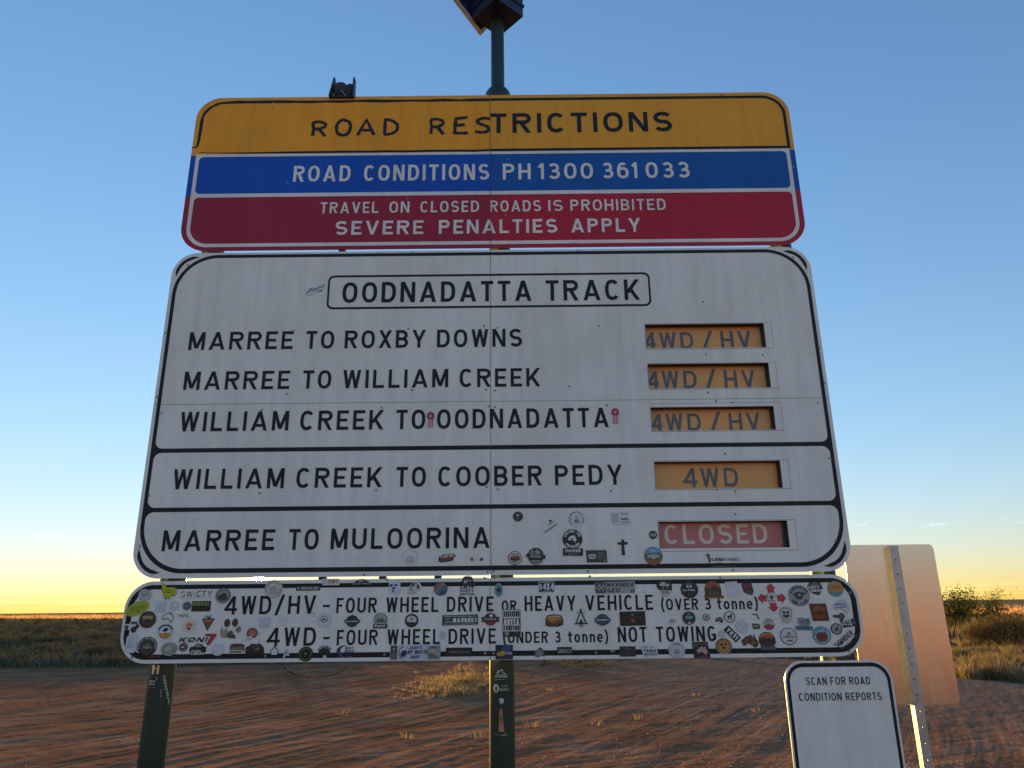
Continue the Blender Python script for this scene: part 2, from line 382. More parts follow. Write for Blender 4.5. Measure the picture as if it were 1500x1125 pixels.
    if ch == 'U': S((l, 1), *arc(l + rx, b + min(rx, .4), rx, min(rx, .4), 180, 360, 14), (r, 1))
    if ch == 'J': S((r, 1), *arc(cx, b + .3, rx, .3, 0, -170, 12))
    if ch == '2': S(*arc(cx, p - .25, rx, .25, 165, -25, 12), (l + .02, b + .02)); B(0, 0, w, t)
    if ch == '3':
        q = (1 - t) / 4; S(*arc(cx - .02, b + 3 * q, rx - .03, q, 150, -90, 12)); S(*arc(cx, b + q + .01, rx, q + .01, 90, -150, 12)); B(cx - .12, .5 - t * .45, cx + .05, .5 + t * .45)
    if ch == '4': B(w * .62, 0, w * .62 + t, 1); B(0, .2, w, .2 + t * .95); D(t * .5, .26, w * .62 + t * .5, 1)
    if ch == '5': B(.06, 1 - t, w - .04, 1); B(.06, .45, .06 + t, 1); S((.06 + l, .5), *arc(cx, b + .28, rx, .28, 110, -150, 14))
    if ch in '69':
        f = (lambda x, y: (x, y)) if ch == '6' else (lambda x, y: (w - x, 1 - y))
        S(*[f(*q) for q in sell(cx, b + .27, rx, .27, 0, 360)[:-1]], closed=True); S(*[f(*q) for q in [(l, b + .27)] + arc(l + rx, .52, rx, p - .52, 180, 55, 12)])
    if ch == '7': B(0, 1 - t, w, 1); D(w * .35, 0, w - hw, 1 - t * .3)
    if ch == '8':
        q = (1 - t) / 4; S(*arc(cx, b + 3 * q, rx - .03, q, 0, 360, 22)[:-1], closed=True); S(*arc(cx, b + q, rx, q, 0, 360, 22)[:-1], closed=True)
    if ch == '/': D(hw, -.06, w - hw, 1.06)
    if ch == '-': B(0, .40, w, .40 + t)
    if ch == '(': S(*arc(w + .12, .46, w - l + .12, .72, 118, 242, 12))
    if ch == ')': S(*arc(-.12, .46, r + .12, .72, 62, -62, 12))
    if ch == 'o': S(*sell(cx, .37, rx, .37 - l, 0, 360)[:-1], closed=True)
    if ch == 'n': B(0, 0, t, .74); S((r, 0), *arc(cx, .74 - l - rx * .95, rx, rx * .95, 0, 175, 12))
    if ch == 'e': S(*sell(cx, .37, rx, .37 - l, 0, 318)); B(l, .37 - t * .42, w - t * .4, .37 + t * .42)
    if ch == 't': S((cx - .02, .98), (cx - .02, .2), *arc(cx + .12, .2, .14, .2 - l, 180, 280, 6)); B(0, .74 - t * .95, w, .74)
    if ch == '?': S(*arc(cx, p - .24, rx, .24, 160, -60, 12), (cx, .28)); B(cx - t / 2, 0, cx + t / 2, t)
    if ch == "'": B(0, .7, t, 1)
    if ch == '.': B(0, 0, t, t)
    if ch == '@': S(*sell(cx, .5, rx, ry, 0, 360)[:-1], closed=True); B(cx - t / 2, .35, cx + t / 2, .65)
    if ch == '&': S(*arc(cx - .05, .76, .15, .17, 0, 360, 14)[:-1], closed=True); S(*arc(cx - .05, .3, rx - .05, .3 - l, 60, 330, 14)); D(w - hw, 0, cx - .2, .7)
    g = union(P) + (w,) if P else ([], [], w)
    _gc[key] = g
    return g
def text_shape(s, t=.17, k=1.0, gap=.24, shear=0.0):
    """list of (verts, tris) at cap height 1 from x = 0, and total width"""
    x = 0; out = []
    for i, ch in enumerate(s):
        if ch not in GW: ch = ch.upper()
        v, f, w = glyph(ch, t, k)
        if f: out.append(([(x + a + shear * b, b) for a, b in v], f))
        x += w + gap * k
    return out, x - gap * k
def fit_text(mb, s, x0, x1, y0, h, yy, mat_=0, t=.17, col=None, gap=.24, tilt=0.0, shear=0):
    """a word between x0 and x1 on baseline y0"""
    tot = (x1 - x0) / h
    k = 1.0
    for _ in range(6):
        _, w = text_shape(s, t, k, gap); k *= tot / w
    sh, w = text_shape(s, t, k, gap, shear)
    for v, f in sh:
        mb.add([Vector((x0 + a * h, yy, y0 + b * h + tilt * a * h)) for a, b in v], f, mat_, col)

def layer(mb, poly, yy, mat_=0, col=None):
    mb.face([Vector((a, yy, b)) for a, b in poly], mat_, col)
def layer_h(mb, outer, holes, yy, mat_=0, col=None):
    v, f = fill_holes(outer, holes); mb.add([Vector((a, yy, b)) for a, b in v], f, mat_, col)
def slab(mb, outer, holes, y0, y1, mf=0, me=1):
    v, f = fill_holes(outer, holes)
    mb.add([Vector((a, y0, b)) for a, b in v], f, mf); mb.add([Vector((a, y1, b)) for a, b in v], [t[::-1] for t in f], me)
    for lp in [outer] + holes:
        for i in range(len(lp)):
            a, b = lp[i - 1], lp[i]; mb.face([Vector((a[0], y0, a[1])), Vector((b[0], y0, b[1])), Vector((b[0], y1, b[1])), Vector((a[0], y1, a[1]))], me)
def rivet_proto(parent):
    mb = MB(); n = 10
    for k in range(n):
        a0, a1 = 2 * PI * k / n, 2 * PI * (k + 1) / n
        o0 = Vector((math.cos(a0) * .0042, 0, math.sin(a0) * .0042)); o1 = Vector((math.cos(a1) * .0042, 0, math.sin(a1) * .0042)); up = Vector((0, -.0016, 0))
        mb.face([o0, o1, o1 * .6 + up, o0 * .6 + up]); mb.face([o0 * .6 + up, o1 * .6 + up, up])
    return mb.build('rivet', M_RIVET, None, (0, 0, 0))
RIV = rivet_proto(None)
_rv_used = [False]
def rivets(parent, pts):
    for px, py in pts:
        u, v = SP(px, py)
        o = RIV if not _rv_used[0] else RIV.copy()
        if _rv_used[0]: COL.objects.link(o)
        _rv_used[0] = True
        o.parent = parent; o.location = Vector((u, -.0006, v)) - parent.location
# ------------------------------------------------------------------ the three big boards (face at y = 0)
def words(parent, label, items, m_, yy=-.0012, t=.17, Y=0.0, tiltfix=True):
    """items: (text, x0, x1, cap-top y, baseline y at left, baseline y at right) in photo pixels, laid on the board's plane"""
    rows = []
    for (s, x0, x1, yt, yb0, yb1) in items:
        u0_, v0 = SP(x0, yb0, Y); u1_, v1 = SP(x1, yb1, Y); _, vt = SP(x0, yt, Y)
        rows.append((s, u0_, u1_, (v0 + v1) / 2, vt - v0))
    vb = sum(r[3] for r in rows) / len(rows); hh = sum(r[4] for r in rows) / len(rows)
    for s, a, b, v, h in rows:
        if tiltfix: v, h = vb, hh
        mb = MB(); fit_text(mb, s, a, b, v, h, Y + yy, 0, t)
        o = mb.build('word', m_, parent)
        if len(rows) == 1: o['label'] = label
F1 = .0005
# ---- restrictions board
A0, A1, AB, AT = -1.256, 1.1235, 2.902, 3.588; SEAM = -.0762
top = empty('road_sign', (0, 0, AB), 'yellow, blue and red ROAD RESTRICTIONS board with hand painted left half, topmost of the stack', 'road sign')
out = rrect(A0, A1, AB, AT, .1, 12)
def clip_u(poly, lo, hi, ax):
    def cut(p, lim, keep_hi):
        o = []
        for i in range(len(p)):
            a, b = p[i - 1], p[i]; ia = (a[ax] >= lim) == keep_hi; ib = (b[ax] >= lim) == keep_hi
            if ia != ib:
                t = (lim - a[ax]) / (b[ax] - a[ax]); o.append((a[0] + (b[0] - a[0]) * t, a[1] + (b[1] - a[1]) * t))
            if ib: o.append(b)
        return o
    return cut(cut(poly, lo, True), hi, False)
mb = MB()
mm_ = [M_YL, M_YR, M_BL, M_BR, M_RL, M_RR, M_ALU]
for j, (z0, z1) in enumerate(((3.3185, 9), (3.138, 3.3185), (0, 3.138))):
    band = clip_u(out, z0, z1, 1)
    layer(mb, clip_u(band, -9, SEAM, 0), 0, j * 2); layer(mb, clip_u(band, SEAM, 9, 0), 0, j * 2 + 1)
layer(mb, out[::-1], .003, 6)
for i in range(len(out)):
    a, b = out[i - 1], out[i]; mb.face([Vector((a[0], 0, a[1])), Vector((b[0], 0, b[1])), Vector((b[0], .003, b[1])), Vector((a[0], .003, a[1]))], 6)
mb.build('panel', mm_, top)
# white bands round the blue and red fields, and the fields themselves
mb = MB()
w_o = rrect(A0 + .0205, A1 - .0205, AB + .0155, 3.3235, (.082, .082, .004, .004), 10)
bl = rrect(A0 + .0345, A1 - .0345, 3.1465, 3.3115, .018, 6); rd = rrect(A0 + .0345, A1 - .0345, AB + .0295, 3.1305, (.07, .07, .018, .018), 10)
layer_h(mb, w_o, [bl, rd], -F1, 0)
mb.build('white_border', M_WHITE2, top)
# black line round the yellow field: crisp on the right, hand painted and broken on the left
mb = MB(); rnd = random.Random(3)
rt = [(SEAM + .001, 3.5665), (A1 - .021 - .09, 3.5665)] + arc(A1 - .021 - .085, 3.5665 - .085, .085, .085, 90, 0, 10) + [(A1 - .021, 3.345)] + [(A1 - .021, 3.3298), (SEAM + .001, 3.3298)]
for q in ribbon(rt, .0125): layer(mb, q, -F1 * 1.2)
lf = [(SEAM - .002 - i * .06, 3.5655) for i in range(18)] + arc(A0 + .024 + .09, 3.5655 - .09, .09, .09, 92, 180, 9) + [(A0 + .0235, 3.45), (A0 + .0225, 3.41), (A0 + .020, 3.365), (A0 + .014, 3.357), (A0 - .001, 3.3565)]
lf = [(a + rnd.uniform(-.0012, .0012), b + rnd.uniform(-.0015, .0015)) for a, b in lf]
for q in ribbon(lf, [.0125 + rnd.uniform(-.0035, .002) for _ in lf[:-5]] + [.013, .012, .009, .006, .004]): layer(mb, q, -F1 * 1.2)
bt = [(A0 + .030 + i * .0573, 3.3285 + (.006 if i == 0 else 0) + rnd.uniform(-.0012, .0012)) for i in range(21)]; bt[-1] = (SEAM - .002, 3.3298)
for q in ribbon(bt, [.002 + min(.0085, i * .0012) for i in range(21)]): layer(mb, q, -F1 * 1.2)
mb.build('black_border', M_BLACK, top)
mb = MB(); layer(mb, [(SEAM - .0009, AB + .001), (SEAM + .0009, AB + .001), (SEAM + .0009, AT - .001), (SEAM - .0009, AT - .001)], -F1 * 5)
mb.build('joint_line', M_SEAM, top)
# hand painted capitals (their own uneven strokes)
def hand(mb, strokes, x0, x1, yt, yb, yy, seed):
    rr = random.Random(seed); ua, vb_ = SP(x0, yb); ub, vt = SP(x1, yt); P = []
    for st in strokes:
        st = [tuple(map(float, q)) for q in st]; pts = []
        if len(st) > 4:
            for _ in range(2):
                st = [st[0]] + [(a[0] * (1 - f) + b[0] * f, a[1] * (1 - f) + b[1] * f) for a, b in zip(st, st[1:]) for f in (.25, .75)] + [st[-1]]
        for i in range(len(st) - 1):
            for k in range(2):
                f = k / 2; pts.append((st[i][0] * (1 - f) + st[i + 1][0] * f, st[i][1] * (1 - f) + st[i + 1][1] * f))
        pts.append(st[-1])
        pts = [(ua + a * (ub - ua) + rr.uniform(-.0006, .0006), vb_ + b * (vt - vb_) + rr.uniform(-.0006, .0006)) for a, b in pts]
        P += ribbon(pts, [.0142 * rr.uniform(.72, 1.1) for _ in pts])
    v, f = union(P); mb.add([Vector((a, yy, b)) for a, b in v], f)
HR = [[(.08, .04), (.12, .5), (.03, .93)], [(0, .92), (.5, 1), (.92, .86), (.94, .66), (.6, .5), (.12, .48)], [(.5, .5), (.95, 0)]]
HO = [[(.45, 1), (.15, .85), (.02, .5), (.12, .14), (.45, 0), (.82, .1), (1, .5), (.9, .85), (.45, 1)]]
HA = [[(0, 0), (.5, 1), (1, .02)], [(.2, .33), (.85, .33)]]
HD = [[(.1, .98), (.08, .02)], [(0, .98), (.5, .95), (.9, .7), (.98, .42), (.75, .12), (.06, .02)]]
HE = [[(.95, .98), (.25, .92), (.1, .9), (.05, .08), (.1, .03), (.98, .03)], [(.1, .5), (.75, .53)]]
HS = [[(1, .9), (.55, .97), (.2, .86), (.12, .7), (.4, .56), (.85, .42), (.95, .2), (.6, .04), (0, .12)]]
mb = MB(); hw_ = []
for i, (g, x0, x1, yt, yb) in enumerate(((HR, 456, 479, 178, 200), (HO, 491, 515, 175, 199), (HA, 523.5, 549, 175.5, 198.5), (HD, 561.5, 584, 174.5, 198), (HR, 629.5, 651, 174, 197), (HE, 665, 686, 171.5, 196), (HS, 696, 718, 172, 195.5))):
    if i == 4: hw_.append(mb); mb = MB()
    hand(mb, g, x0, x1, yt, yb, -.0011, i)
for q_, lb_ in zip(hw_ + [mb], ('uneven hand painted black word ROAD', 'uneven hand painted black letters RES')):
    o = q_.build('word', M_PAINT, top); o['label'] = lb_
words(top, 'black letters TRICTIONS on the right half', [('TRICTIONS', 718.6, 985, 166.8, 195.4, 192)], M_BLACK, t=.18)
words(top, 'white words ROAD CONDITIONS PH 1300 361 033 on blue', [('ROAD', 429, 513, 246, 267.5, 266.5), ('CONDITIONS', 532.7, 716.7, 243, 266, 264), ('PH', 736.6, 777.5, 240, 263.5, 262.5), ('1300', 789.5, 869, 238.5, 262.5, 261.5), ('361', 882.4, 934, 237.5, 261, 260.5), ('033', 946.4, 1011, 236.5, 260.6, 260)], M_WHITE2, t=.165)
words(top, 'small white words TRAVEL ON CLOSED ROADS IS PROHIBITED on red', [('TRAVEL', 469, 554, 298, 313.5, 312), ('ON', 570, 599.5, 296.5, 312.5, 312), ('CLOSED', 615.7, 701.7, 295.5, 312, 311), ('ROADS', 717.8, 792.5, 294, 310.5, 309.5), ('IS', 803, 824.5, 292.5, 309, 309), ('PROHIBITED', 835.8, 975.6, 291.5, 308.5, 306)], M_WHITE2, t=.155)
words(top, 'white words SEVERE PENALTIES APPLY on red', [('SEVERE', 491, 620, 325, 345, 343.5), ('PENALTIES', 642.7, 816.6, 323, 343, 341), ('APPLY', 836.9, 938.5, 320, 340.5, 338.5)], M_WHITE2, t=.18)
rivets(top, [(275.5, 160.5), (400, 158), (399.5, 151), (700, 144), (1057, 139), (328, 181), (745, 233), (741, 316), (839, 356.5), (1162, 245), (421, 267), (597, 291)][1:])

# ---- main track board
B0, B1, BB, BT = -1.2685, 1.1225, 1.7055, 2.8935
trk = empty('road_sign', (0, 0, BB), 'large white OODNADATTA TRACK board with five coloured status windows, middle of the stack', 'road sign')
out = rrect(B0, B1, BB, BT, .092, 14)
WX0, WX1 = .4875, .9205
WZ = [(2.4928, 2.586), (2.341, 2.4335), (2.187, 2.2725), (1.9835, 2.078), (1.7848, 1.8735)]
holes = [[(WX0, a), (WX1, a), (WX1, b), (WX0, b)] for a, b in WZ]
mb = MB(); slab(mb, out, holes, 0, .003)
# joints between the sheets
mb.build('panel', [M_WHITE, M_ALU], trk)
mb = MB(); jy = -F1 * .7
layer(mb, [(-.0772, BB + .001), (-.0755, BB + .001), (-.0745, BT - .001), (-.076, BT - .001)], jy - .0006)
layer(mb, [(B0 + .001, 2.3005), (-.0776, 2.2995), (-.0776, 2.3008), (B0 + .001, 2.3019)], jy); layer(mb, [(-.0744, 2.2995), (B1 - .001, 2.3), (B1 - .001, 2.3013), (-.0744, 2.3008)], jy)
mb.build('joint_line', M_SEAM, trk)
mb = MB(); e0 = .0125; e1 = .0255
bo = rrect(B0 + e0, B1 - e0, BB + e0 + .003, BT - e0 + .0035, .158, 22)
x0, x1 = B0 + e1, B1 - e1
in1 = rrect(x0, x1, 2.1425, BT - e1 + .0035, (.026, .026, .145, .145), 16)
in2 = rrect(x0, x1, 1.938, 2.1275, .026, 8)
in3 = rrect(x0, x1, BB + e1 + .005, 1.923, (.145, .145, .026, .026), 16)
layer_h(mb, bo, [in1, in2, in3], -F1)
for (cx_, cz_, a) in ((B0 + .092, BB + .092, 180), (B1 - .092, BB + .092, 270), (B1 - .092, BT - .092, 0), (B0 + .092, BT - .092, 90)):
    ar = arc(cx_, cz_, .0735, .0735, a - 4, a + 94, 16); n_ = len(ar)
    for q in ribbon(ar, [.0125 * min(1, .06 + .32 * min(i, n_ - 1 - i)) for i in range(n_)]): layer(mb, q, -F1 * 1.3)
mb.build('black_border', M_BLACK, trk)
mb = MB(); tx0, tz1 = SP(481.3, 403.5); tx1, tz0 = SP(954.7, 448.7); _, tzl = SP(482, 453)
tz0 = (tz0 + tzl) / 2; tz1 = (tz1 + SP(954, 398.8)[1]) / 2
layer_h(mb, rrect(tx0, tx1, tz0, tz1, .024, 8), [rrect(tx0 + .0075, tx1 - .0075, tz0 + .0085, tz1 - .0085, .017, 8)], -F1)
mb.build('title_frame', M_BLACK, trk)
words(trk, 'black title OODNADATTA TRACK in the framed box', [('OODNADATTA', 500.8, 778.7, 414.2, 444, 441), ('TRACK', 800, 937.5, 410.8, 440.6, 438.6)], M_BLACK, t=.162)
words(trk, 'black letters MARREE TO ROXBY DOWNS', [('MARREE', 275.5, 428.5, 486.8, 513, 511), ('TO', 447.5, 488.8, 485.4, 511.5, 511), ('ROXBY', 504.5, 623.5, 484.8, 510.5, 509), ('DOWNS', 640, 764.8, 482.8, 508.8, 507)], M_BLACK, t=.162)
words(trk, 'black letters MARREE TO WILLIAM CREEK', [('MARREE', 268, 423.5, 545, 572, 570), ('TO', 442.7, 484.5, 543, 569.5, 569.5), ('WILLIAM', 501.5, 656.5, 542, 569, 567), ('CREEK', 673.3, 791.5, 540, 567, 565.5)], M_BLACK, t=.162)
words(trk, 'black letters WILLIAM CREEK TO OODNADATTA', [('WILLIAM', 262, 422, 604.5, 633.5, 631), ('CREEK', 439, 561.5, 602, 630.5, 629), ('TO', 580, 622.7, 600.3, 628.5, 628), ('OODNADATTA', 640, 892, 599.5, 627.8, 625)], M_BLACK, t=.162)
words(trk, 'black letters WILLIAM CREEK TO COOBER PEDY', [('WILLIAM', 251.5, 415.2, 689, 718.7, 716.3), ('CREEK', 433.3, 559.2, 686, 715.5, 714), ('TO', 580, 623.5, 684, 713, 712), ('COOBER', 641.9, 794, 682.5, 712, 710.5), ('PEDY', 813.3, 912, 681.3, 710.2, 709)], M_BLACK, t=.162)
words(trk, 'black letters MARREE TO MULOORINA', [('MARREE', 236.5, 401.3, 778, 808.2, 806.5), ('TO', 422, 465.9, 775.5, 805.8, 805), ('MULOORINA', 484, 717.3, 773.5, 804.5, 801.5)], M_BLACK, t=.162)
# the status windows: a cover plate round an opening, the hung insert 37 mm behind it, hazy acrylic before the insert
INS = [('orange insert reading 4WD / HV, cut off along its foot, topmost', M_ORANGE, M_SLATE, [('4', 943.5, 961.5, 487, 511.5, 511.5), ('WD', 966.5, 1016.5, 487, 511.5, 511), ('/', 1028, 1046, 486, 512, 512), ('HV', 1057, 1101.5, 485.5, 511, 510)]),
       ('orange insert reading 4WD / HV, hazy, second from the top', M_ORANGE, M_SLATE, [('4', 948.5, 966, 544, 569.5, 569.5), ('WD', 970, 1021.5, 543.5, 569, 568.5), ('/', 1033, 1051, 542, 570, 570), ('HV', 1062, 1107.5, 542.5, 568.5, 567.5)]),
       ('orange insert reading 4WD / HV beside OODNADATTA, third from the top', M_ORANGE, M_SLATE, [('4', 954.5, 971, 606.5, 631.5, 631.5), ('WD', 976, 1027.5, 606, 631.5, 631), ('/', 1040, 1058, 604.5, 632, 632), ('HV', 1069, 1115, 605, 630.5, 629.5)]),
       ('brighter orange insert reading 4WD', M_ORANGE, M_SLATE, [('4', 1001, 1022.5, 685.5, 714, 714), ('WD', 1027, 1082.5, 686, 713.5, 712.5)]),
       ('faded red insert reading CLOSED in cream letters', M_REDINS, M_CREAM, [('CLOSED', 974.5, 1125, 768.5, 797, 796)])]
IY = .034
for i, ((z0, z1), (lab, mi_, ml_, its)) in enumerate(zip(WZ, INS)):
    px_, pz_ = .946, ((z0 - .0025, z1 + .0015), (z0 - .002, z1 + .0015), (z0 - .002, z1 + .0125), (z0 - .002, z1 + .0018), (z0 - .008, z1 + .002))[i]
    mb = MB(); o_ = [(WX0 - .0008, pz_[0]), (px_, pz_[0]), (px_, pz_[1]), (WX0 - .0008, pz_[1])]
    hol = [[(WX0, z0), (WX1, z0), (WX1, z1), (WX0, z1)]]
    slab(mb, [(WX0 - .002, pz_[0] - .0013), (px_ + .0013, pz_[0] - .0013), (px_ + .0013, pz_[1] + .0013), (WX0 - .002, pz_[1] + .0013)], hol, -.0003, -.0001, 1, 1)
    fr = MB(); slab(fr, o_, hol, -.0010, -.0004, 0, 0)
    # the four cheeks of the opening, running back to the insert
    t = .002
    fr.box(WX0 - t, WX0 - .0002, .0032, IY + .004, z0 - t, z1 + t, 1); fr.box(WX1 + .0002, WX1 + t, .0032, IY + .004, z0 - t, z1 + t, 1)
    fr.box(WX0 - .0002, WX1 + .0002, .0032, IY + .004, z1 + .0002, z1 + t, 1); fr.box(WX0 - .0002, WX1 + .0002, .0032, IY + .004, z0 - t, z0 - .0002, 1)
    o = fr.build('status_window', [M_WHITE, M_RECESS], trk); o['label'] = ('opening of the first status window', 'opening of the second status window', 'opening of the third status window', 'opening of the fourth status window', 'opening of the lowest status window')[i]
    g = mb.build('plate_gap', [M_SEAM, M_SEAM], o)
    mb = MB(); gx = (.004, .004, .004, .002, .010)[i]
    mb.box(WX0 + .0005, WX1 - gx, IY, IY + .003, z0 + .0003, z1 - .0005, 0); ins = mb.build('insert', mi_, o); ins['label'] = lab
    mb = MB()
    for (s, a, b, yt, y0_, y1_) in its:
        u0_, v0 = SP(a, y0_, IY); u1_, v1 = SP(b, y1_, IY); vt = SP(a, yt, IY)[1]; h = vt - v0
        sub = MB(); fit_text(sub, s, u0_, u1_, (v0 + v1) / 2, h, IY - .0008, 0, .165)
        # clip away what hangs outside the insert
        for f in sub.f:
            pl = clip_u(clip_u([(sub.v[q].x, sub.v[q].z) for q in f], WX0 + .001, WX1 - .004, 0), z0 + .0008, z1 - .001, 1)
            if len(pl) > 2: mb.face([Vector((a_, IY - .0008, b_)) for a_, b_ in pl])
    mb.build('insert_lettering', ml_, o)
    mb = MB(); mb.box(WX0 - .002, WX1 + .002, IY + .0045, IY + .0065, z0 - .002, z1 + .002); mb.build('light_stop_plate', M_RECESS, o)  # added plate behind the insert, stops light leaking in from the back
    mb = MB(); mb.face([Vector((WX0 + .0003, IY - .004, z0 + .0003)), Vector((WX1 - .0003, IY - .004, z0 + .0003)), Vector((WX1 - .0003, IY - .004, z1 - .0003)), Vector((WX0 + .0003, IY - .004, z1 - .0003))]); mb.build('acrylic_pane', M_PANE, o)
for px in (500, 471, 559.5, 641):      # stiffening channels that show in the gaps
    u_ = SP(px, 848)[0] if px != 500 else SP(500, 366)[0]
    mb = MB(); zz = (1.69, 1.80) if px != 500 else (2.80, 2.93)
    mb.box(u_ - .011, u_ + .011, .0034, .028, *zz); mb.build('stiffener', M_BLKMETAL, trk)
rivets(trk, [(430, 484.5), (421, 577), (384, 600.5), (559, 597), (598, 481.5), (604, 571.5), (709, 477.5), (729, 480), (712, 571), (725, 572), (877, 477), (834, 566), (716, 595), (725, 596), (889, 594), (1034, 519), (1117, 520), (1037, 575), (1049, 587), (1073, 590), (1198, 590), (1208, 561), (1200, 509), (1062, 664.5), (1214, 671), (1050, 717), (1077, 753), (1224, 792), (1074, 835), (861, 837), (714, 838), (723, 837), (533, 842), (380, 722), (551, 718), (219, 726), (205, 800), (275, 388), (1162, 377), (604, 370), (848, 367.5), (895, 719), (713, 713.5), (729, 716.5), (237, 605), (230, 581), (242, 488), (1030, 442), (1077, 720)])

# ---- legend board
C0, C1, CB, CT = -1.2722, 1.1255, 1.4425, 1.6965
leg = empty('road_sign', (0, 0, CB), 'long white legend board plastered with travel stickers, lowest of the stack', 'road sign')
out = rrect(C0, C1, CB, CT, .088, 14); mb = MB(); slab(mb, out, [], 0, .003); mb.build('panel', [M_WHITE, M_ALU], leg)
mb = MB(); layer(mb, [(-.0800, CB + .001), (-.0787, CB + .001), (-.0780, CT - .001), (-.0793, CT - .001)], -F1 * 2.5); mb.build('joint_line', M_SEAM, leg)
mb = MB(); layer_h(mb, rrect(C0 + .0095, C1 - .0095, CB + .0115, CT - .0115, .077, 14), [rrect(C0 + .0265, C1 - .0265, CB + .0275, CT - .0255, .062, 14)], -F1); mb.build('black_border', M_BLACK, leg)
words(leg, 'black key 4WD/HV - FOUR WHEEL DRIVE', [('4WD/HV', 328, 462, 873.6, 900.5, 898.8)], M_BLACK, t=.155)
words(leg, 'black words FOUR WHEEL DRIVE OR HEAVY VEHICLE', [('-', 472.6, 482.4, 877, 899, 898.5), ('FOUR', 492.4, 551.6, 877, 899, 898), ('WHEEL', 565.4, 642, 875.5, 897.5, 896), ('DRIVE', 654.6, 723, 873.8, 896, 895), ('HEAVY', 768.6, 843.6, 872.2, 894.5, 893.5), ('VEHICLE', 857.6, 957, 872, 894.2, 893)], M_BLACK, t=.15)
words(leg, 'smaller black words OR (OVER 3 tonne)', [('OR', 735, 756.6, 878, 894.5, 894.5), ('(OVER', 969, 1023.4, 877.5, 894, 893.5), ('3', 1032.5, 1042, 877, 893.5, 893.5), ('tonne)', 1051.3, 1110.8, 876.5, 893.2, 892.5)], M_BLACK, t=.16)
words(leg, 'black key 4WD', [('4WD', 390, 462, 919.5, 946.6, 945.8)], M_BLACK, t=.155)
words(leg, 'black words FOUR WHEEL DRIVE NOT TOWING', [('-', 473, 482.4, 923.5, 945.5, 945), ('FOUR', 493, 553, 923.5, 945.3, 944.5), ('WHEEL', 567, 644.4, 922, 944.2, 943), ('DRIVE', 657, 726.4, 920.3, 943, 942), ('NOT', 905.4, 948, 918.5, 941.3, 940.8), ('TOWING', 962, 1049.5, 918, 940.7, 939.5)], M_BLACK, t=.15)
words(leg, 'smaller black words (UNDER 3 tonne)', [('(UNDER', 737, 803, 925.5, 942, 941.3), ('3', 813, 821.6, 925, 941.5, 941.5), ('tonne)', 832.4, 891, 924.5, 941.2, 940.5)], M_BLACK, t=.16)
rivets(leg, [(567, 849), (710, 847), (724, 846.5), (864, 844.5), (1055, 846), (193, 963), (711, 957), (723, 957), (873, 956), (563, 959), (1244, 954), (1245, 868), (389, 961), (710, 957)])

# ---- the scan sign low on the right (the square code itself is left out)
q0, q1, qt = .8525, 1.1945, 1.4302
qr = empty('information_sign', (0, 0, .86), 'small white SCAN FOR ROAD CONDITION REPORTS sign with black border, below the legend board', 'road sign')
mb = MB(); slab(mb, rrect(q0, q1, .86, qt, .062, 12), [], -.002, .001); mb.build('panel', [M_WHITE2, M_ALU], qr)
mb = MB(); layer_h(mb, rrect(q0 + .0065, q1 - .0065, .8665, qt - .0065, .056, 12), [rrect(q0 + .0165, q1 - .0165, .878, qt - .0185, .045, 12)], -.002 - F1); mb.build('black_border', M_BLACK, qr)
words(qr, 'black words SCAN FOR ROAD', [('SCAN', 1181, 1211, 992.3, 1003.5, 1003), ('FOR', 1216.6, 1239, 991.8, 1003, 1002.6), ('ROAD', 1244.2, 1274.6, 991.2, 1002.5, 1002.2)], M_BLACK, yy=-.0032, t=.135)
words(qr, 'black words CONDITION REPORTS', [('CONDITION', 1170.7, 1233, 1015.3, 1026.8, 1026), ('REPORTS', 1239.2, 1291.5, 1014.6, 1025.8, 1025)], M_BLACK, yy=-.0032, t=.135)

# ---- posts
def post(u_, z1, label, collar=False, r=.0405):
    e = empty('sign_post', (u_, .072, 0), label, 'sign post')
    mb = MB(); mb.tube([(u_, .072, -.35), (u_, .072, z1)], r, 28)
    mb.build('pole', M_POST, e)
    for z in (1.56, 1.50 if u_ > .5 else 2.0, 2.7, 3.1, 3.5):
        mb = MB(); mb.box(u_ - .06, u_ + .06, .0045, .03, z - .018, z + .018)
        mb.build('bracket', M_BLKMETAL, e)
    return e
P1 = post(-1.156, 3.52, 'left dark green post under the legend board with white scribble on it')
P2 = post(-.0425, 3.52, 'middle dark green post with stickers down its front, carrying the solar unit')
P3 = post(1.047, 3.52, 'right dark green post hidden behind the boards and the scan sign')
mb = MB(); mb.tube([(-.0435, .072, 3.5), (-.0463, .072, 3.62), (-.0475, .072, 4.15)], .0278, 24); mb.build('mast', M_POST, P2)
mb = MB(); mb.tube([(-.0463, .072, 3.6), (-.0463, .072, 3.645), (-.0463, .072, 3.662), (-.0463, .072, 3.672)], [.052, .052, .042, .028], 24); mb.build('collar', M_POST, P2)
# ---- solar unit at the head of the mast (its underside shows)
su = empty('solar_unit', (-.0455, .072, 4.03), 'dark box with a tilted solar panel on top of the middle mast', 'solar panel')
cx_, cy_ = -.045, .060
Mx = Matrix.Translation((cx_, cy_, 4.03)) @ Matrix.Rotation(R_(42), 4, 'Z')
mb = MB(); mb.box(-.077, .077, -.077, .077, 0, .26, 0, None, Mx); mb.box(-.082, .082, -.082, .082, .05, .062, 0, None, Mx); mb.build('battery_box', M_BLUEBLK, su)
def P3d(px, py, Y): u_, v_ = SP(px, py, Y); return Vector((u_, Y, v_))
pa = P3d(706, 50, .12); pb = P3d(668, 0, .02); pc = P3d(718, 41, .17)
ed1 = (pb - pa).normalized(); ed2 = (pc - pa); ed2 = (ed2 - ed1 * ed2.dot(ed1)).normalized(); nn = ed1.cross(ed2).normalized()
if nn.z < 0: nn = -nn
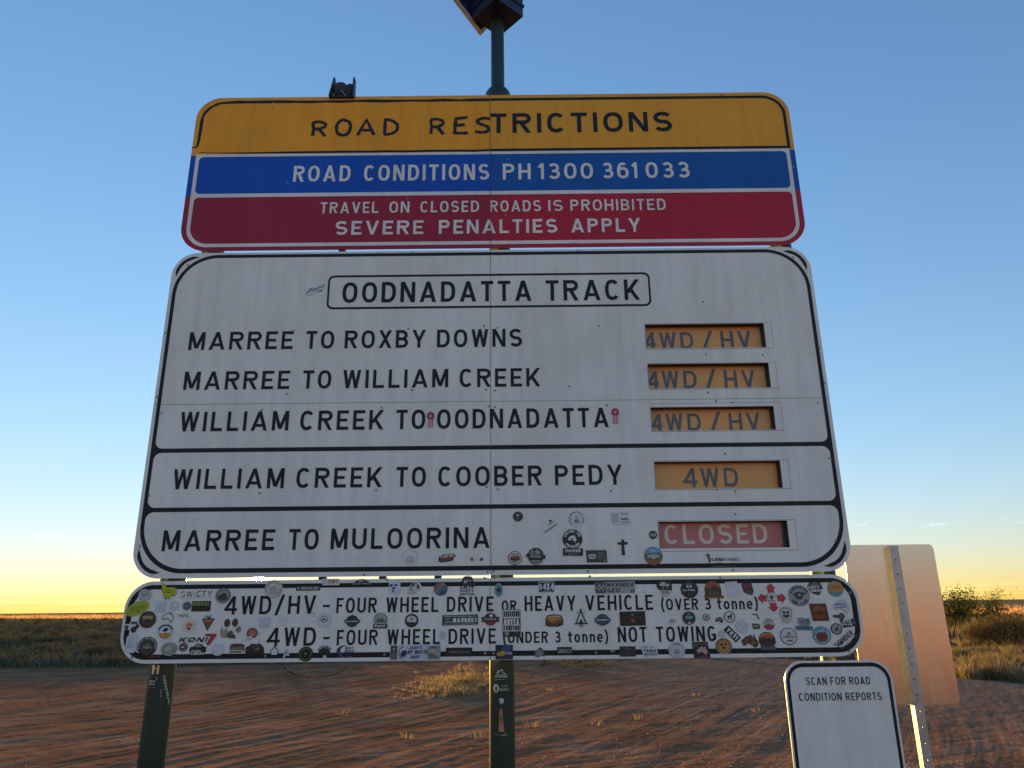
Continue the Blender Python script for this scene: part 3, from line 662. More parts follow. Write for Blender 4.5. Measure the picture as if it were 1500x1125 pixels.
cor = [pa, pa + ed1 * .62, pa + ed1 * .62 + ed2 * .42, pa + ed2 * .42]
def plate(mb, c, d0, d1, mat_): 
    v = [p + nn * d0 for p in c] + [p + nn * d1 for p in c]; mb.add(v, [(0, 1, 2, 3), (7, 6, 5, 4), (0, 4, 5, 1), (1, 5, 6, 2), (2, 6, 7, 3), (3, 7, 4, 0)], mat_)
mb = MB(); plate(mb, cor, 0, .004, 0)
mb.build('panel_back', M_TANBACK, su)
mb = MB()
for i in range(4):
    a, b = cor[i], cor[(i + 1) % 4]; ins_ = ((cor[(i + 2) % 4] - b).normalized()) * .022
    plate(mb, [a, b, b + ins_, a + ins_], -.012, -.001, 0)
mb.build('panel_frame', M_TANBACK, su)
mb = MB(); plate(mb, [p + (sum(cor, Vector()) / 4 - p) * .05 for p in cor], .0045, .007, 0); mb.build('solar_panel', M_CELL, su)
mb = MB(); mb.tube([(cx_, cy_, 4.26), sum(cor, Vector()) / 4], .02, 12); mb.build('arm', M_BLUEBLK, su)
# ---- the lamp bracket on the top edge
fl = empty('flood_light', (-.674, .04, 3.582), 'small black twin lamp in an open bracket on the top edge of the restrictions board', 'light')
def sidep(pts, x, th=.006):
    mb = MB(); v = [Vector((x + dx, y, z)) for dx in (-th / 2, th / 2) for y, z in pts]; n_ = len(pts)
    mb.add(v, [tuple(range(n_)), tuple(range(2 * n_ - 1, n_ - 1, -1))] + [(i, n_ + i, n_ + (i + 1) % n_, (i + 1) % n_) for i in range(n_)]); return mb
for x, lean in ((-.722, .012), (-.629, .0)):
    b_ = sidep([(-.022, 3.578), (.020, 3.578), (.010, 3.668), (-.012, 3.672)], x, .007)
    b_.v = [Vector((p.x + lean * (p.z - 3.578) / .09, p.y, p.z)) for p in b_.v]
    b_.build('side_plate', M_BLKMETAL, fl)
mb = MB(); mb.box(-.722, -.627, -.012, .09, 3.5785, 3.584); mb.build('base_plate', M_BLKMETAL, fl)
mb = MB(); mb.box(-.712, -.655, .012, .07, 3.5845, 3.640); mb.build('housing', M_BLKMETAL, fl)
mb = MB(); mb.tube([(-.684, -.005, 3.622), (-.684, .012, 3.625), (-.684, .075, 3.632)], [.030, .032, .027], 20); mb.tube([(-.684, -.007, 3.622), (-.684, -.0052, 3.622)], .024, 18, 1)
mb.build('lamp_head', [M_BLKMETAL, M_SLATE], fl)
mb = MB(); mb.tube([(-.6475, .005, 3.586), (-.6475, .012, 3.625), (-.6475, .016, 3.645), (-.6475, .018, 3.652)], [.017, .018, .019, .012], 16); mb.build('lamp_head', M_BLKMETAL, fl)
mb = MB(); mb.tube([(-.6555, -.006, 3.586), (-.664, -.008, 3.592), (-.672, -.008, 3.603), (-.677, -.006, 3.614)], .0018, 6); mb.build('cable', M_GALV, fl)
mb = MB(); rn = random.Random(4)
for i in range(9):
    x = -.690 + i * .006; mb.tube([(x, .03, 3.655), (x + rn.uniform(-.004, .004), .03, 3.664 + rn.uniform(0, .006))], .0009, 5)
mb.tube([(-.695, .03, 3.66), (-.67, .03, 3.656), (-.635, .03, 3.648)], .0016, 6)
mb.build('wire_spikes', M_BLKMETAL, fl)

# ---- the other sign, seen from behind
TY = 2.4
bk = empty('traffic_sign', (2.457, TY, 0), 'bare aluminium back of a tall sign on a galvanised post, right of the boards', 'traffic sign')
mb = MB(); slab(mb, rrect(2.149, 2.738, 1.008, 1.973, .034, 10), [], TY, TY + .003, 0, 0); mb.build('panel', M_BACK, bk)
px0, px1, pd = 2.4295, 2.4865, .046
def col_holes():
    return [(z, .0052) for z in np.arange(.62, 1.93, .0895)]
mb = MB(); hl = []
for z, r_ in col_holes(): hl.append(arc(2.455, z, r_, r_, 0, 360, 12)[:-1])
slab(mb, [(px0, -.3), (px1, -.3), (px1, 1.962), (px0, 1.962)], hl, TY - pd, TY - pd + .003)
mb.box(px0, px0 + .003, TY - pd + .0032, TY - .0005, -.3, 1.962); mb.box(px1 - .003, px1, TY - pd + .0032, TY - .0005, -.3, 1.962)
mb.build('post', [M_GALV, M_GALV], bk)
for z in (1.94, 1.515, 1.035):
    mb = MB(); mb.tube([(2.457, TY - pd - .0075, z), (2.457, TY - pd - .001, z)], .0085, 6, smooth=False); mb.tube([(2.457, TY - pd - .0015, z), (2.457, TY - pd - .0003, z)], .013, 14); mb.build('bolt', M_GALV, bk)

# ---- cobweb threads hanging under the legend board
def strand(pts, r=.0006, Y=.02):
    mb = MB(); P = [P3d(x, y, Y) for x, y in pts]; mb.tube(P, r, 5); rr = random.Random(len(pts))
    for i in range(len(P) - 1):
        for _ in range(4):
            q = P[i].lerp(P[i + 1], rr.random()); s = rr.uniform(.0006, .0016); mb.box(q.x - s, q.x + s, q.y - s, q.y + s, q.z - s, q.z + s)
    return mb
cw = strand([(404, 970), (414, 974), (420, 982), (432, 988), (447, 992), (466, 993), (484, 990), (497, 985), (509, 976)])
M_WEB = m_leaf('cobweb silk', (.8, .78, .7), (.85, .83, .75), .5)
tag(cw.build('cobweb', M_WEB, None, (-.7, .02, CB)), 'sagging cobweb thread under the legend board between the left and middle posts', 'cobweb')
tag(strand([(798, 967), (795, 974), (781, 981), (779, 992)], .0005).build('cobweb', M_WEB, None, (.1, .02, CB)), 'short cobweb thread hanging under the legend board right of the middle post', 'cobweb')

# ------------------------------------------------------------------ stickers (sizes in photo pixels about their centre, x right, y up)
class ST:
    def __init__(s): s.it = []
    def P(s, pts, c): s.it.append((list(pts), None, hexc(c))); return s
    def C(s, r, c, x=0, y=0, ry=None, n=20, rot=0):
        q = arc(0, 0, r, ry or r, 0, 360, n)[:-1]
        return s.P([(x + a * math.cos(R_(rot)) - b * math.sin(R_(rot)), y + a * math.sin(R_(rot)) + b * math.cos(R_(rot))) for a, b in q], c)
    def RG(s, r, t, c, x=0, y=0, n=24, a0=0, a1=360):
        for q in ribbon(arc(x, y, r, r, a0, a1, n), t): s.P(q, c)
        return s
    def R(s, w, h, c, x=0, y=0, rot=0, rad=0):
        q = rrect(-w / 2, w / 2, -h / 2, h / 2, rad, 4) if rad else [(-w / 2, -h / 2), (w / 2, -h / 2), (w / 2, h / 2), (-w / 2, h / 2)]
        return s.P(s.rt(q, x, y, rot), c)
    def rt(s, q, x, y, rot):
        c, n = math.cos(R_(rot)), math.sin(R_(rot)); return [(x + a * c - b * n, y + a * n + b * c) for a, b in q]
    def Ln(s, pts, t, c):
        for q in ribbon(list(pts), t): s.P(q, c)
        return s
    def T(s, txt, w, h, c, x=0, y=0, rot=0, t=.18, sh=0):
        """text of width w, centred on x with its baseline at y"""
        k = 1.0
        for _ in range(6): _, ww = text_shape(txt, t, k, .2); k *= (w / h) / ww
        g, ww = text_shape(txt, t, k, .2, sh)
        for v, f in g: s.it.append((s.rt([(a * h - w / 2, b * h) for a, b in v], x, y, rot), f, hexc(c)))
        return s
    def TA(s, txt, r, h, c, mid=90, span=120, x=0, y=0, t=.2):
        """capitals along an arc; mid = angle of the middle, under the centre they read the right way up"""
        n = len(txt); up = mid > 0
        for i, ch in enumerate(txt):
            f_ = (i + .5) / n - .5; a = mid - f_ * span if up else mid + f_ * span
            v, f, w = glyph(ch, t, min(1, .75)) if ch != ' ' else ([], [], 0)
            if f:
                rr = r if up else r + h * .0; rot = a - 90 if up else a + 90
                ox, oy = x + rr * math.cos(R_(a)), y + rr * math.sin(R_(a))
                s.it.append((s.rt([((p - w / 2) * h, (q - .5) * h) for p, q in v], ox, oy, rot), f, hexc(c)))
        return s
    def SA(s, r, h, c, mid=90, span=120, x=0, y=0, seed=2):
        """worn, unreadable lettering along an arc"""
        rr = random.Random(seed + int(r * 10)); n = max(4, int(abs(span) / 57.3 * r / (h * .8)))
        for i in range(n):
            if rr.random() < .12: continue
            a = mid + ((i + .5) / n - .5) * span; s.R(h * rr.uniform(.3, .6), h * rr.uniform(.7, 1), c, x + r * math.cos(R_(a)), y + r * math.sin(R_(a)), a - 90 + rr.uniform(-15, 15))
        return s
    def X(s, fn, *a): fn(s, *a); return s
AUS = [(-1, .05), (-.92, .28), (-.6, .42), (-.45, .62), (-.25, .72), (-.1, .62), (.02, .82), (.28, .78), (.25, .6), (.42, .48), (.52, .9), (.62, .72), (.7, .4), (.9, .12), (.98, -.18), (.86, -.5), (.62, -.68), (.4, -.62), (.28, -.4), (.15, -.42), (.0, -.22), (-.3, -.2), (-.55, -.42), (-.82, -.42), (-.88, -.15)]
TAS = [(.55, -.82), (.75, -.82), (.66, -1.02)]
def aus(s, k, c, x=0, y=0): s.P([(x + a * k, y + b * k) for a, b in AUS], c); s.P([(x + a * k, y + b * k) for a, b in TAS], c)
def ausline(s, k, t, c, x=0, y=0): s.Ln([(x + a * k, y + b * k) for a, b in AUS + AUS[:1]], t, c); s.P([(x + a * k, y + b * k) for a, b in TAS], c)
def truck(s, k, cb, cw='111111', x=0, y=0):
    s.P([(x + a * k, y + b * k) for a, b in [(-1, -.2), (-1, .12), (-.45, .18), (-.25, .5), (.6, .5), (.75, .15), (1, .1), (1, -.2)]], cb)
    s.P([(x + a * k, y + b * k) for a, b in [(-.36, .2), (-.2, .42), (.1, .42), (.1, .2)]], '26303a'); s.P([(x + a * k, y + b * k) for a, b in [(.18, .2), (.18, .42), (.52, .42), (.62, .2)]], '26303a')
    s.C(.24 * k, cw, x - .55 * k, y - .24 * k, n=12); s.C(.24 * k, cw, x + .55 * k, y - .24 * k, n=12)
def front(s, k, cb, cd, x=0, y=0):      # a four wheel drive seen from the front
    s.R(1.5 * k, .75 * k, cb, x, y); s.R(1.1 * k, .5 * k, cb, x, y + .55 * k); s.R(.95 * k, .34 * k, cd, x, y + .55 * k); s.R(.5 * k, .3 * k, cd, x, y + .02 * k)
    s.C(.15 * k, 'e8e4da', x - .52 * k, y + .05 * k, n=10); s.C(.15 * k, 'e8e4da', x + .52 * k, y + .05 * k, n=10)
    s.R(.32 * k, .5 * k, cd, x - .58 * k, y - .5 * k); s.R(.32 * k, .5 * k, cd, x + .58 * k, y - .5 * k)
def mount(s, w, h, c, x=0, y=0): s.P([(x - w, y), (x - w * .35, y + h * .8), (x - w * .15, y + h * .55), (x + w * .2, y + h), (x + w * .55, y + h * .5), (x + w, y)], c)
def tree(s, k, c, x=0, y=0): s.R(.14 * k, .7 * k, c, x, y - .3 * k); s.C(.5 * k, c, x, y + .3 * k, .34 * k, 12); s.C(.3 * k, c, x - .35 * k, y + .1 * k, .2 * k, 10)
def dog(s, k, c, x=0, y=0): s.P([(x + a * k, y + b * k) for a, b in [(-.8, .5), (-.55, .1), (-.6, -.8), (-.4, -.8), (-.3, -.2), (.3, -.1), (.35, -.8), (.58, -.8), (.6, .2), (.7, .6), (.95, .65), (.9, .85), (.5, 1), (.3, .55), (-.45, .35)]], c)
def palm(s, k, c, x=0, y=0):
    s.Ln([(x, y - k), (x + .1 * k, y)], .16 * k, c)
    for a in (20, 70, 120, 165, 200, -20): s.Ln([(x + .1 * k, y), (x + .1 * k + .6 * k * math.cos(R_(a)), y + .45 * k * math.sin(R_(a)))], .18 * k, c)
def scrib(s, w, h, c, x=0, y=0, n=3, t=.9, seed=1):
    r = random.Random(seed)
    for i in range(n):
        yy = y + h / 2 - h * (i + .5) / n; xx = -w / 2
        while xx < w / 2 - 1:
            d = r.uniform(1.4, 3.6); d = min(d, w / 2 - xx); s.R(d, t * r.uniform(.6, 1), c, x + xx + d / 2, yy + r.uniform(-.25, .25)); xx += d + r.uniform(.6, 1.5)
def burst(s, c, n, r0, r1, cx=0, cy=0): s.P([(cx + (r1 if i % 2 else r0) * math.cos(PI * i / n), cy + (r1 if i % 2 else r0) * math.sin(PI * i / n)) for i in range(2 * n)], c)
WHT, BLK, GRY = 'e2dfd8', '17181a', '8d8f90'
STK_Z = [0]
def sticker(parent, px, py, st, label, rot=0, mapf=None, m_=None):
    u_, v_ = SP(px, py); sx = (SP(px + 5, py)[0] - SP(px - 5, py)[0]) / 10; sz = (SP(px, py - 5)[1] - SP(px, py + 5)[1]) / 10
    mb = MB(); STK_Z[0] = (STK_Z[0] + 1) % 3; z = .0017 + STK_Z[0] * .00003
    c_, n_ = math.cos(R_(rot)), math.sin(R_(rot))
    for i, (pts, tris, col) in enumerate(st.it):
        v = []
        for a, b in pts:
            if rot: a, b = a * c_ - b * n_, a * n_ + b * c_
            p = (u_ + a * sx, -(z + i * .00006), v_ + b * sz)
            v.append(Vector(mapf(p) if mapf else p))
        if tris: mb.add(v, tris, 0, col)
        else: mb.face(v, 0, col)
    for i, c in enumerate(mb.c): mb.c[i] = tuple(min(.86, q * 1.25) for q in c[:3]) + (1,)
    o = mb.build('sticker', m_ or M_PRINT, parent); o['label'] = label
    return o
def L_(px, py, st, label, rot=0): sticker(leg, px, py, st, label, rot)
S = ST
L_(212, 871.6, S().C(9, '4a4a4a').C(7.6, 'a9a9a6').X(front, 6, '3c3c3c', 'c9c7c2').RG(8.2, .7, 'dddddd'), 'grey round sticker with a front-on vehicle')
L_(235.6, 888, S().R(15, 15.5, 'bcbfc4', rot=-2), 'blank pale grey square sticker')
L_(256, 887.5, S().C(6.5, 'c6c6c4', 0, 1).R(12, 7, 'c6c6c4', 0, -3).RG(4.5, .6, 'b2b4b6', 0, 1), 'bleached round topped sticker')
L_(201.4, 891.4, S().C(18, '9aa22a', ry=9.6, rot=24).Ln([(-10, -2.5), (-7, 2), (-5, -2), (-2, 1.5), (0, .5), (3, 3.5), (6, 2), (10, 6)], .9, '4a5020').Ln([(-8, -5.5), (12, 2.5)], .7, '4a5020').C(1.2, '4a5020', 2, -4), 'yellow green oval sticker with handwriting across the border')
L_(248, 866, S().P([(-12, 12.5), (-8.5, 9), (-4, 4), (3, 5), (9, 3), (11, -4), (8, -7.5), (4, -7), (1, -12), (-2, -10), (-4, -12.5), (-8, -4), (-11.5, 2.5), (-8.8, 1.5)], '232118').P([(-12, 13.5), (-8, 10.5), (-3.5, 5), (3.5, 6), (10.5, 4), (12, -3), (8.6, -6.4), (4.6, -6), (1.6, -11), (-1.6, -9), (-3.6, -11), (-7.4, -3.5), (-10.8, 3.4)], 'a8ac18').Ln([(7, 5), (9, 8.5), (11, 9)], 1.2, '3a2a2a').X(scrib, 11, 6, '3f4310', 1, 0, 2, 1.4, 3), 'bright yellow green cut-out map shaped sticker')
L_(287, 870.3, S().R(48, 12.5, 'd6d3cd', rad=2).T('SW', 17, 8.6, '3a3336', -13, -4.2, t=.15).T('e', 6, 8.8, '9aa860', -.8, -4.2, t=.12).T('ETY', 22, 8.6, '3a3336', 13, -4.2, t=.15).R(44, .8, 'd6d3cd', 0, .3), 'pale sticker reading SWeETY')
L_(327, 872.5, S().C(11.3, '2b2c2c').C(9.8, '6d6a64').C(8, '8d8a82', 0, 1).X(truck, 6, '2a2826', '1c1b1a', 0, .5).P([(-8, -2), (-3, 2), (2, 0), (7, -2), (5, -6.5), (-5, -6.5)], '3a3733').RG(10.5, .5, 'c9c7c2'), 'dark round sticker touching the number 4')
L_(274, 887.6, S().C(6.2, '232735').RG(4.6, .6, 'aeb2bd').X(burst, '9ca1b3', 4, 3.4, 1), 'small navy round sticker with a compass star')
L_(295, 888, S().R(27.5, 15, '171413').T('GEKELEC', 24.5, 4.6, '8fa65a', 0, 1.2, t=.2), 'black rectangular sticker reading GEKELEC in green')
L_(216.4, 907.6, S().C(12.6, '2a1312').C(11, '3b1d17').C(8.6, '4d4038', 0, 1).R(15, 4, '9c8a50', 0, 3.4).R(12, 3.2, '6d6152', 0, -.4).X(truck, 6, '2a2018', '14100e', 0, -2).RG(11.8, .5, '7d5a4a'), 'maroon round sticker with a golden band')
L_(246.4, 904, S().X(aus, 9, 'd3d3cc').X(ausline, 8.2, 1.0, '4f7a5c').X(lambda s: s.C(1, '4f7a5c', 5, -7.5)), 'green outline map of Australia sticker')
L_(269, 902, S().X(scrib, 16, 5, '6a6a72', 0, 0, 2, 1.8, 5), 'worn grey letters sticker')
L_(277.6, 916.4, S().C(9.4, 'c9c3bd').C(7.4, 'd8b8a2').P([(-5, 2), (0, 5), (5, 1), (3, -2), (-3, -1)], 'b07a58').P([(-3, -3), (3, -3), (1, -6.5), (-2, -6)], '2a1c18').P([(-4, -1), (-1, -3), (-4.5, -4)], '7a4a34'), 'pale round sticker with a pinkish landscape')
L_(305, 911, S().P([(-9.4, 5), (9.4, 5), (.4, -12.5), (-.4, -12.5)], '2b1f1b').P([(-7.5, 4), (7.5, 4), (3.6, -2.8), (-3.6, -2.8)], '8c3c22').P([(-3.2, -3.4), (3.2, -3.4), (.2, -10)], '57524a').Ln([(-3, 10), (0, 6), (3, 10.5)], 1, '2b1f1b').Ln([(-5.5, 8), (0, 5.5), (5, 7.5)], 1, '2b1f1b').R(9, 1.4, 'c79a5a', 0, 1.2), 'red and brown downward triangle sticker')
L_(193, 918, S().P([(-10.5, -4), (-10, 3.5), (-4, 4), (-1, 8), (8, 8), (9.5, 4), (9, -1), (4, -3), (-5, -5)], 'c4c2ba').P([(-2.6, 4), (0, 7), (7, 7.2), (8, 4)], '20221f').P([(-10, -3), (-9.5, 2), (-4.5, 1.5), (-5, -3.6)], '1d1e1c').C(4, '151515', 3.5, -4.5, 4.6).C(2.6, '151515', 8, .6, 3.4).C(1.8, '151515', -6.5, -5), 'grey off-road wagon cut-out sticker')
L_(242.4, 926.3, S().C(12.6, 'cfcdc8').C(9.4, 'dcdad4').P(arc(0, -1, 8.6, 8.6, 180, 360, 12), 'b5832a').X(tree, 8, '23283a', .5, 1.6).RG(10.8, 2.2, '34374a', 0, 0, 18, 20, 160).RG(8.6, .5, '5a5c66'), 'round sticker with a dark tree on orange ground')
L_(193, 943, S().R(17, 27, 'aeb2b8', rad=6).R(14.6, 24.4, 'c3c6ca', rad=5).X(scrib, 11, 16, '6f7684', 0, 1, 5, 1.3, 9), 'pale grey capsule shaped sticker')
L_(216, 947, S().C(14.4, '131313').C(10.2, '33312f').SA(12.2, 2.8, 'b9b6ae', 90, 215).X(mount, 8, 6, '57534f', 0, 0).X(truck, 6.5, '8d8a86', '1a1a1a', 0, -2).RG(10.2, .4, '6b6863'), 'large black round sticker with a pale arc of letters')
L_(288, 936.5, S().T('KONI', 40, 7, '1a1818', -6, -4, t=.3, sh=.45).P([(12.5, 8), (29, 8), (28.5, 5), (20, -8.5), (16.5, -9), (15.2, -6.5), (20.6, 4), (12, 4.8)], '9c2630'), 'black slanted word KONI with a red seven-shaped tail')
L_(248, 950.6, S().C(12, '7e8f7c', ry=10.4).RG(8.6, .6, '9fac9a').C(6, '95a38f', ry=5).SA(9.6, 2, 'a9b5a2', 90, 150).X(scrib, 7, 3, 'b3bfae', 0, 0, 2, 1, 2), 'sage green oval sticker')
L_(268.6, 948, S().C(6.6, '2a2228').RG(5, .9, 'a59898').C(4, '6b1f26').P([(-2.4, 1.6), (-.8, -1.8), (0, 0), (.8, -1.8), (2.4, 1.6), (1, .8), (-1, .8)], 'ddd8d0'), 'small maroon and black round sticker')
L_(290, 951.6, S().P([(-13, -1), (-11, 4), (-6, 5), (-2, 9), (5, 8), (8, 5), (12.5, 3.6), (12, -4), (8, -5), (6, -8.6), (-10, -8.4), (-10.5, -4)], '191a19').X(scrib, 15, 3, 'c9c7c0', -2, -2, 1, 2.6, 5).T('KAMPERS', 18, 3.4, 'd4d2cb', 0, -7.4, t=.22).P([(-5, 4), (-1, 7.4), (4, 6.6), (6, 4)], '8c8c88').R(8, 3, '0e0e0e', 7, 0), 'black badge sticker with a camper outline')
L_(319.6, 951.6, S().C(9.4, 'b4b8bd', ry=9).C(8, 'bfc3c8', -.4, .3), 'blank pale blue round sticker')
L_(338, 920.5, S().C(4.4, '3a332c', -5.8, 8, 6).C(4.4, '3a332c', 5.8, 8.4, 6).P([(-13.5, 3), (-10, -3), (-5, 1), (-4, -8), (-7, -14), (-13, -12), (-15, -4)], '9c8a74').P([(-3, -5), (2, -7), (8, -10), (8, -15), (0, -14), (-6, -12)], '4a443d').P([(8, 1), (13, 3.5), (16, 1), (15, -5), (11, -7), (8, -4)], '8c8378').C(3.4, '5f574d', 1, -6.5).Ln([(-5, 15), (-5.4, 13)], 1, '5f574d').Ln([(6, 15.4), (6.6, 13)], 1, '5f574d').Ln([(8, -4), (12, -1), (14, 2)], 1.2, '4a443d'), 'brown sticker of animals forming a paw print')
L_(369.6, 927.5, S().C(8, '3b3f52').C(7, '8a3a2c').P([(-6, 2), (0, 6.6), (6, 2), (5, -1), (-5, 0)], 'a3634c').P([(-11, -10), (-8, -5), (-2, -4), (3, -7), (-2, -9)], 'c4c2bc').Ln([(5, -3), (12, 0)], 1.2, '8d8a86').X(scrib, 8, 3, 'dad6cf', 0, -2, 2, 1, 3), 'red and blue round sticker with a small plane')
L_(388, 912, S().R(16, 15.5, 'b9bdc2', rot=2), 'pale blue grey square sticker below the letter D')
L_(414, 910, S().R(12, 12, 'c9cacb', rot=-3), 'almost white square sticker')
L_(348, 949.6, S().P([(-11, -6), (-11, 4.6), (-8, 6.6), (4, 7), (10, 5), (10.5, -4), (4, -6.5)], '4d3b2c').P([(-9, 1), (9, 1.6), (9, -1.6), (-9, -2)], '7a6858').R(6, 3, '2f241b', -4, 4).R(22, 1.2, 'd6d2cb', -2, -3.5), 'brown caravan cut-out sticker')
L_(373.6, 951, S().P([(-14, -5), (-13.5, 3), (-9, 5), (-6, 8), (8, 7.6), (13, 2), (14, -5), (9, -8), (-10, -7.6)], '1d1a18').R(12, 4, '3a3a3a', 0, 4).C(3, '0d0d0d', -6, -6).C(3.4, '0d0d0d', 7, -6).R(8, 3, '4f4a46', 3, 0).Ln([(5, 7), (5, 12)], .7, '2a2725').C(1.4, '8a8680', 4, 0), 'black tow vehicle cut-out sticker')
L_(402.4, 952, S().P([(-5, -1), (0, 3), (5, -1), (4, -7), (-4, -7)], 'c8c8c6').Ln([(-6, -2), (0, 5), (6, -2)], 1.1, '26262a').Ln([(-6.4, -3), (-4, -4)], 1, '26262a').Ln([(6.4, -3), (4, -4)], 1, '26262a'), 'clear sticker with a thin black roof outline')
L_(419, 957, S().P([(-6, -10.5), (-3, -3), (-4, 1), (1, 8), (4, 2), (5.5, -4), (2, -3), (-2, -6)], 'b5b6b6').P([(-1, 4), (2, 2), (1, -3), (-2, -1)], '8a8a8a'), 'pale leaf-like sticker over the border')
L_(448, 958, S().C(11, '11100e').RG(8.4, 1, '6f6a2c').RG(6.6, .5, '3a3820').R(3.4, .9, 'c9c6ba', 0, .6).R(.7, 4.5, '6a6650', 0, -2.5), 'black round sticker with a yellow ring')
L_(401, 862.6, S().C(13.2, 'ccc8bf').RG(12.2, .9, '94908a').RG(8.8, .6, '9d9890').SA(10.4, 2.2, '8f8a84', 90, 250).X(truck, 6, 'b1aca4', '938e88', 0, 1).X(mount, 7, 5, 'a8a39b', 0, -6), 'white round sticker with thin grey rings below the sun gap')
L_(451.6, 861.6, S().R(35, 6.8, '231c19').T('@HAULNIT', 26, 3.8, 'c9c5be', 3, -1.9, t=.2).R(3.6, 3.6, '8a8580', -14, 0), 'narrow black sticker reading @HAULNIT')
L_(485, 852.5, S().R(25, 9.4, 'cbc8c5').T('OMS', 15, 5.8, 'a03a36', 3.5, -2.4, t=.2).R(5, 6.5, 'aeb0b4', -8.5, 0), 'white sticker reading OMS in red')
L_(530, 853.5, S().P(arc(0, -3, 13, 8.6, 0, 180, 14), '1f1f20').Ln(arc(0, -3, 12, 7.8, 0, 180, 14), .8, 'cfccc6').SA(7, 2.6, 'c9c6c0', 90, 80, 0, -4.4).X(scrib, 16, 2.4, 'bdbab4', 0, -1.6, 1, 1.4, 3), 'black half round sticker on the top border')
L_(578, 861, S().R(17, 16, 'c3c5cc').R(5, 3.4, '29324f', -5, 3.5, 20).R(4, 3.2, '29324f', 2, 4, 20).R(4.4, 3.2, '29324f', -1.5, -.6, 20).R(3, 2.4, '29324f', -2, -5, 20), 'pale sticker with a few dark blue checks')
L_(607, 860, S().P([(-11, -10), (-8, -2), (-5, 5), (0, 9), (4, 8), (7, 11), (8.5, 5), (11, 1), (7, -6), (3, -4), (1, -10)], 'c2c2be').Ln([(-7, -5), (-3, 3), (2, 6), (7, 2)], 1.3, '3a3d3d').C(3, '4c5050', -2, 3.5).P([(3, 2), (6, 4), (8, -2), (4, -3)], '353838').Ln([(-5, -2), (-1, -6)], 1.2, '3a3d3d').X(scrib, 12, 3, '62706c', -2, -8.5, 1, 1.4, 4), 'black and white rider drawing sticker')
L_(645.6, 862.4, S().C(10.2, '2f3a44').P(arc(0, 0, 9.8, 9.8, 70, 250, 14), '60584e').P([(-9.5, -2), (-7, -6.6), (0, -.5), (4, 4), (8.8, 4.4), (7.6, 6.2), (2, 9.4), (-3, 4)], '9a6a44').P([(-6.8, -6.9), (-2, -1), (3, 3.4), (9.4, 2.6), (9.6, -1.6), (5, -8.2), (-1, -9.6)], '3e6f8f').P([(-4, -8.4), (0, -3), (4, 0), (8.4, -3), (5, -8.2), (-1, -9.6)], '2a4d68'), 'round sticker with an orange and blue coastline')
L_(685, 859, S().C(9, '17181a', 0, 7.5, 7.5).RG(8.6, .8, 'c6c3bd', 0, 7.4, 16, 0, 180).P([(-6, 5), (-4, 11), (-2, 6), (0, 12), (2, 6), (4, 11), (6, 5)], 'c4c2bc').X(truck, 9, '2c2d2e', '17181a', 2, 3).T('SALTY', 20, 3.6, '1b1b1c', -1, -3.8, t=.25).T('DUSTY', 20, 3.9, '1b1b1c', -1, -8.6, t=.22, sh=.1).T('DRIFTER', 21, 3.1, '1b1b1c', -1, -13, t=.22, sh=.1), 'black sticker reading SALTY DUSTY DRIFTER')
L_(730.4, 864.4, S().C(6.2, '7da0a4', ry=10.2).C(5, '567f86', ry=8.6).P([(-3.6, 1), (0, 4), (3.6, 2), (2.4, -4), (-2, -3)], '2c3236'), 'narrow teal oval sticker')
L_(800.4, 860, S().R(23.5, 15.6, 'c9ccd0').R(22, 14, '1c2536').T('4X4', 15.5, 9.4, 'dfe2e4', 2.6, -4, t=.17).R(4, 8.5, 'a9b0b8', -8.4, .3).X(scrib, 13, 1.4, '9aa3ad', 2, -6, 1, 1, 2), 'navy and white sticker reading 4X4')
L_(901, 860.6, S().R(58.5, 17, '9a9c9c', rot=1, rad=2).R(16, 16, '454a48', -21, 0, 0, 2.5).Ln([(-27, -2), (-23, 4), (-20, -1), (-17, 4), (-14, -2)], 1.2, 'b4b8b4').Ln([(-25, -5), (-21, 1), (-17, -5)], 1.2, 'b4b8b4').T('MAVERICK', 39, 6, '1b1c1c', 8, 1.2, t=.2).T('GEO', 18, 6, '1b1c1c', -2.4, -7, t=.2).R(6, 5.5, '6b6d6c', 25, -5), 'grey sticker reading MAVERICK GEO')
L_(475, 908, S().C(10.4, 'b9bcc0').C(8.6, 'c3c6c9').RG(4.6, 1, '4c5458', 0, 1).P([(-3, 0), (0, 3), (3, 0), (1, -1), (-1, -1)], '4c5458').Ln([(-12, 4), (-20, 7)], .8, 'a4a6a8').Ln([(-12, 8), (-19, 12)], .8, 'a4a6a8').Ln([(-12, -1), (-20, -4)], .8, 'a4a6a8'), 'pale round sticker with postmark streaks')
L_(516, 910, S().P([(-12.5, 0), (-8, 4), (-6, 7), (0, 9.4), (6, 7), (8, 4), (12.5, 0), (8, -4), (6, -6.5), (0, -9.2), (-6, -6.5), (-8, -4)], '272b33').R(22, 3.6, '39404a', 0, -.2).X(scrib, 19, 2.3, 'b9bec4', 0, -.2, 1, 2, 3), 'dark slate badge sticker between the two FOURs')
L_(557.4, 909.6, S().C(10.4, '3c453f', 0, 2).C(8.8, '97a08f', 0, 2).X(mount, 8, 8, '4b564c', 0, -2).R(21, 6.6, '39403b', 0, -7.6).X(scrib, 16, 2.8, 'c3c8bc', 0, -7.6, 1, 2.4, 5).RG(10, .6, 'c4c6bd', 0, 2), 'green grey round badge with mountains and a banner')
L_(603, 909, S().C(10, '161718').C(7.4, 'bcbcb4').P(arc(0, -1, 7.2, 6.4, 195, 345, 10), '161718').P([(-7, 0), (-3, -3), (1, -2), (5, -5), (0, -7.2), (-5, -5.6)], '1f2021').X(burst, '55564f', 6, 3, 1, 0, 2.4), 'black and cream round sticker with a sun')
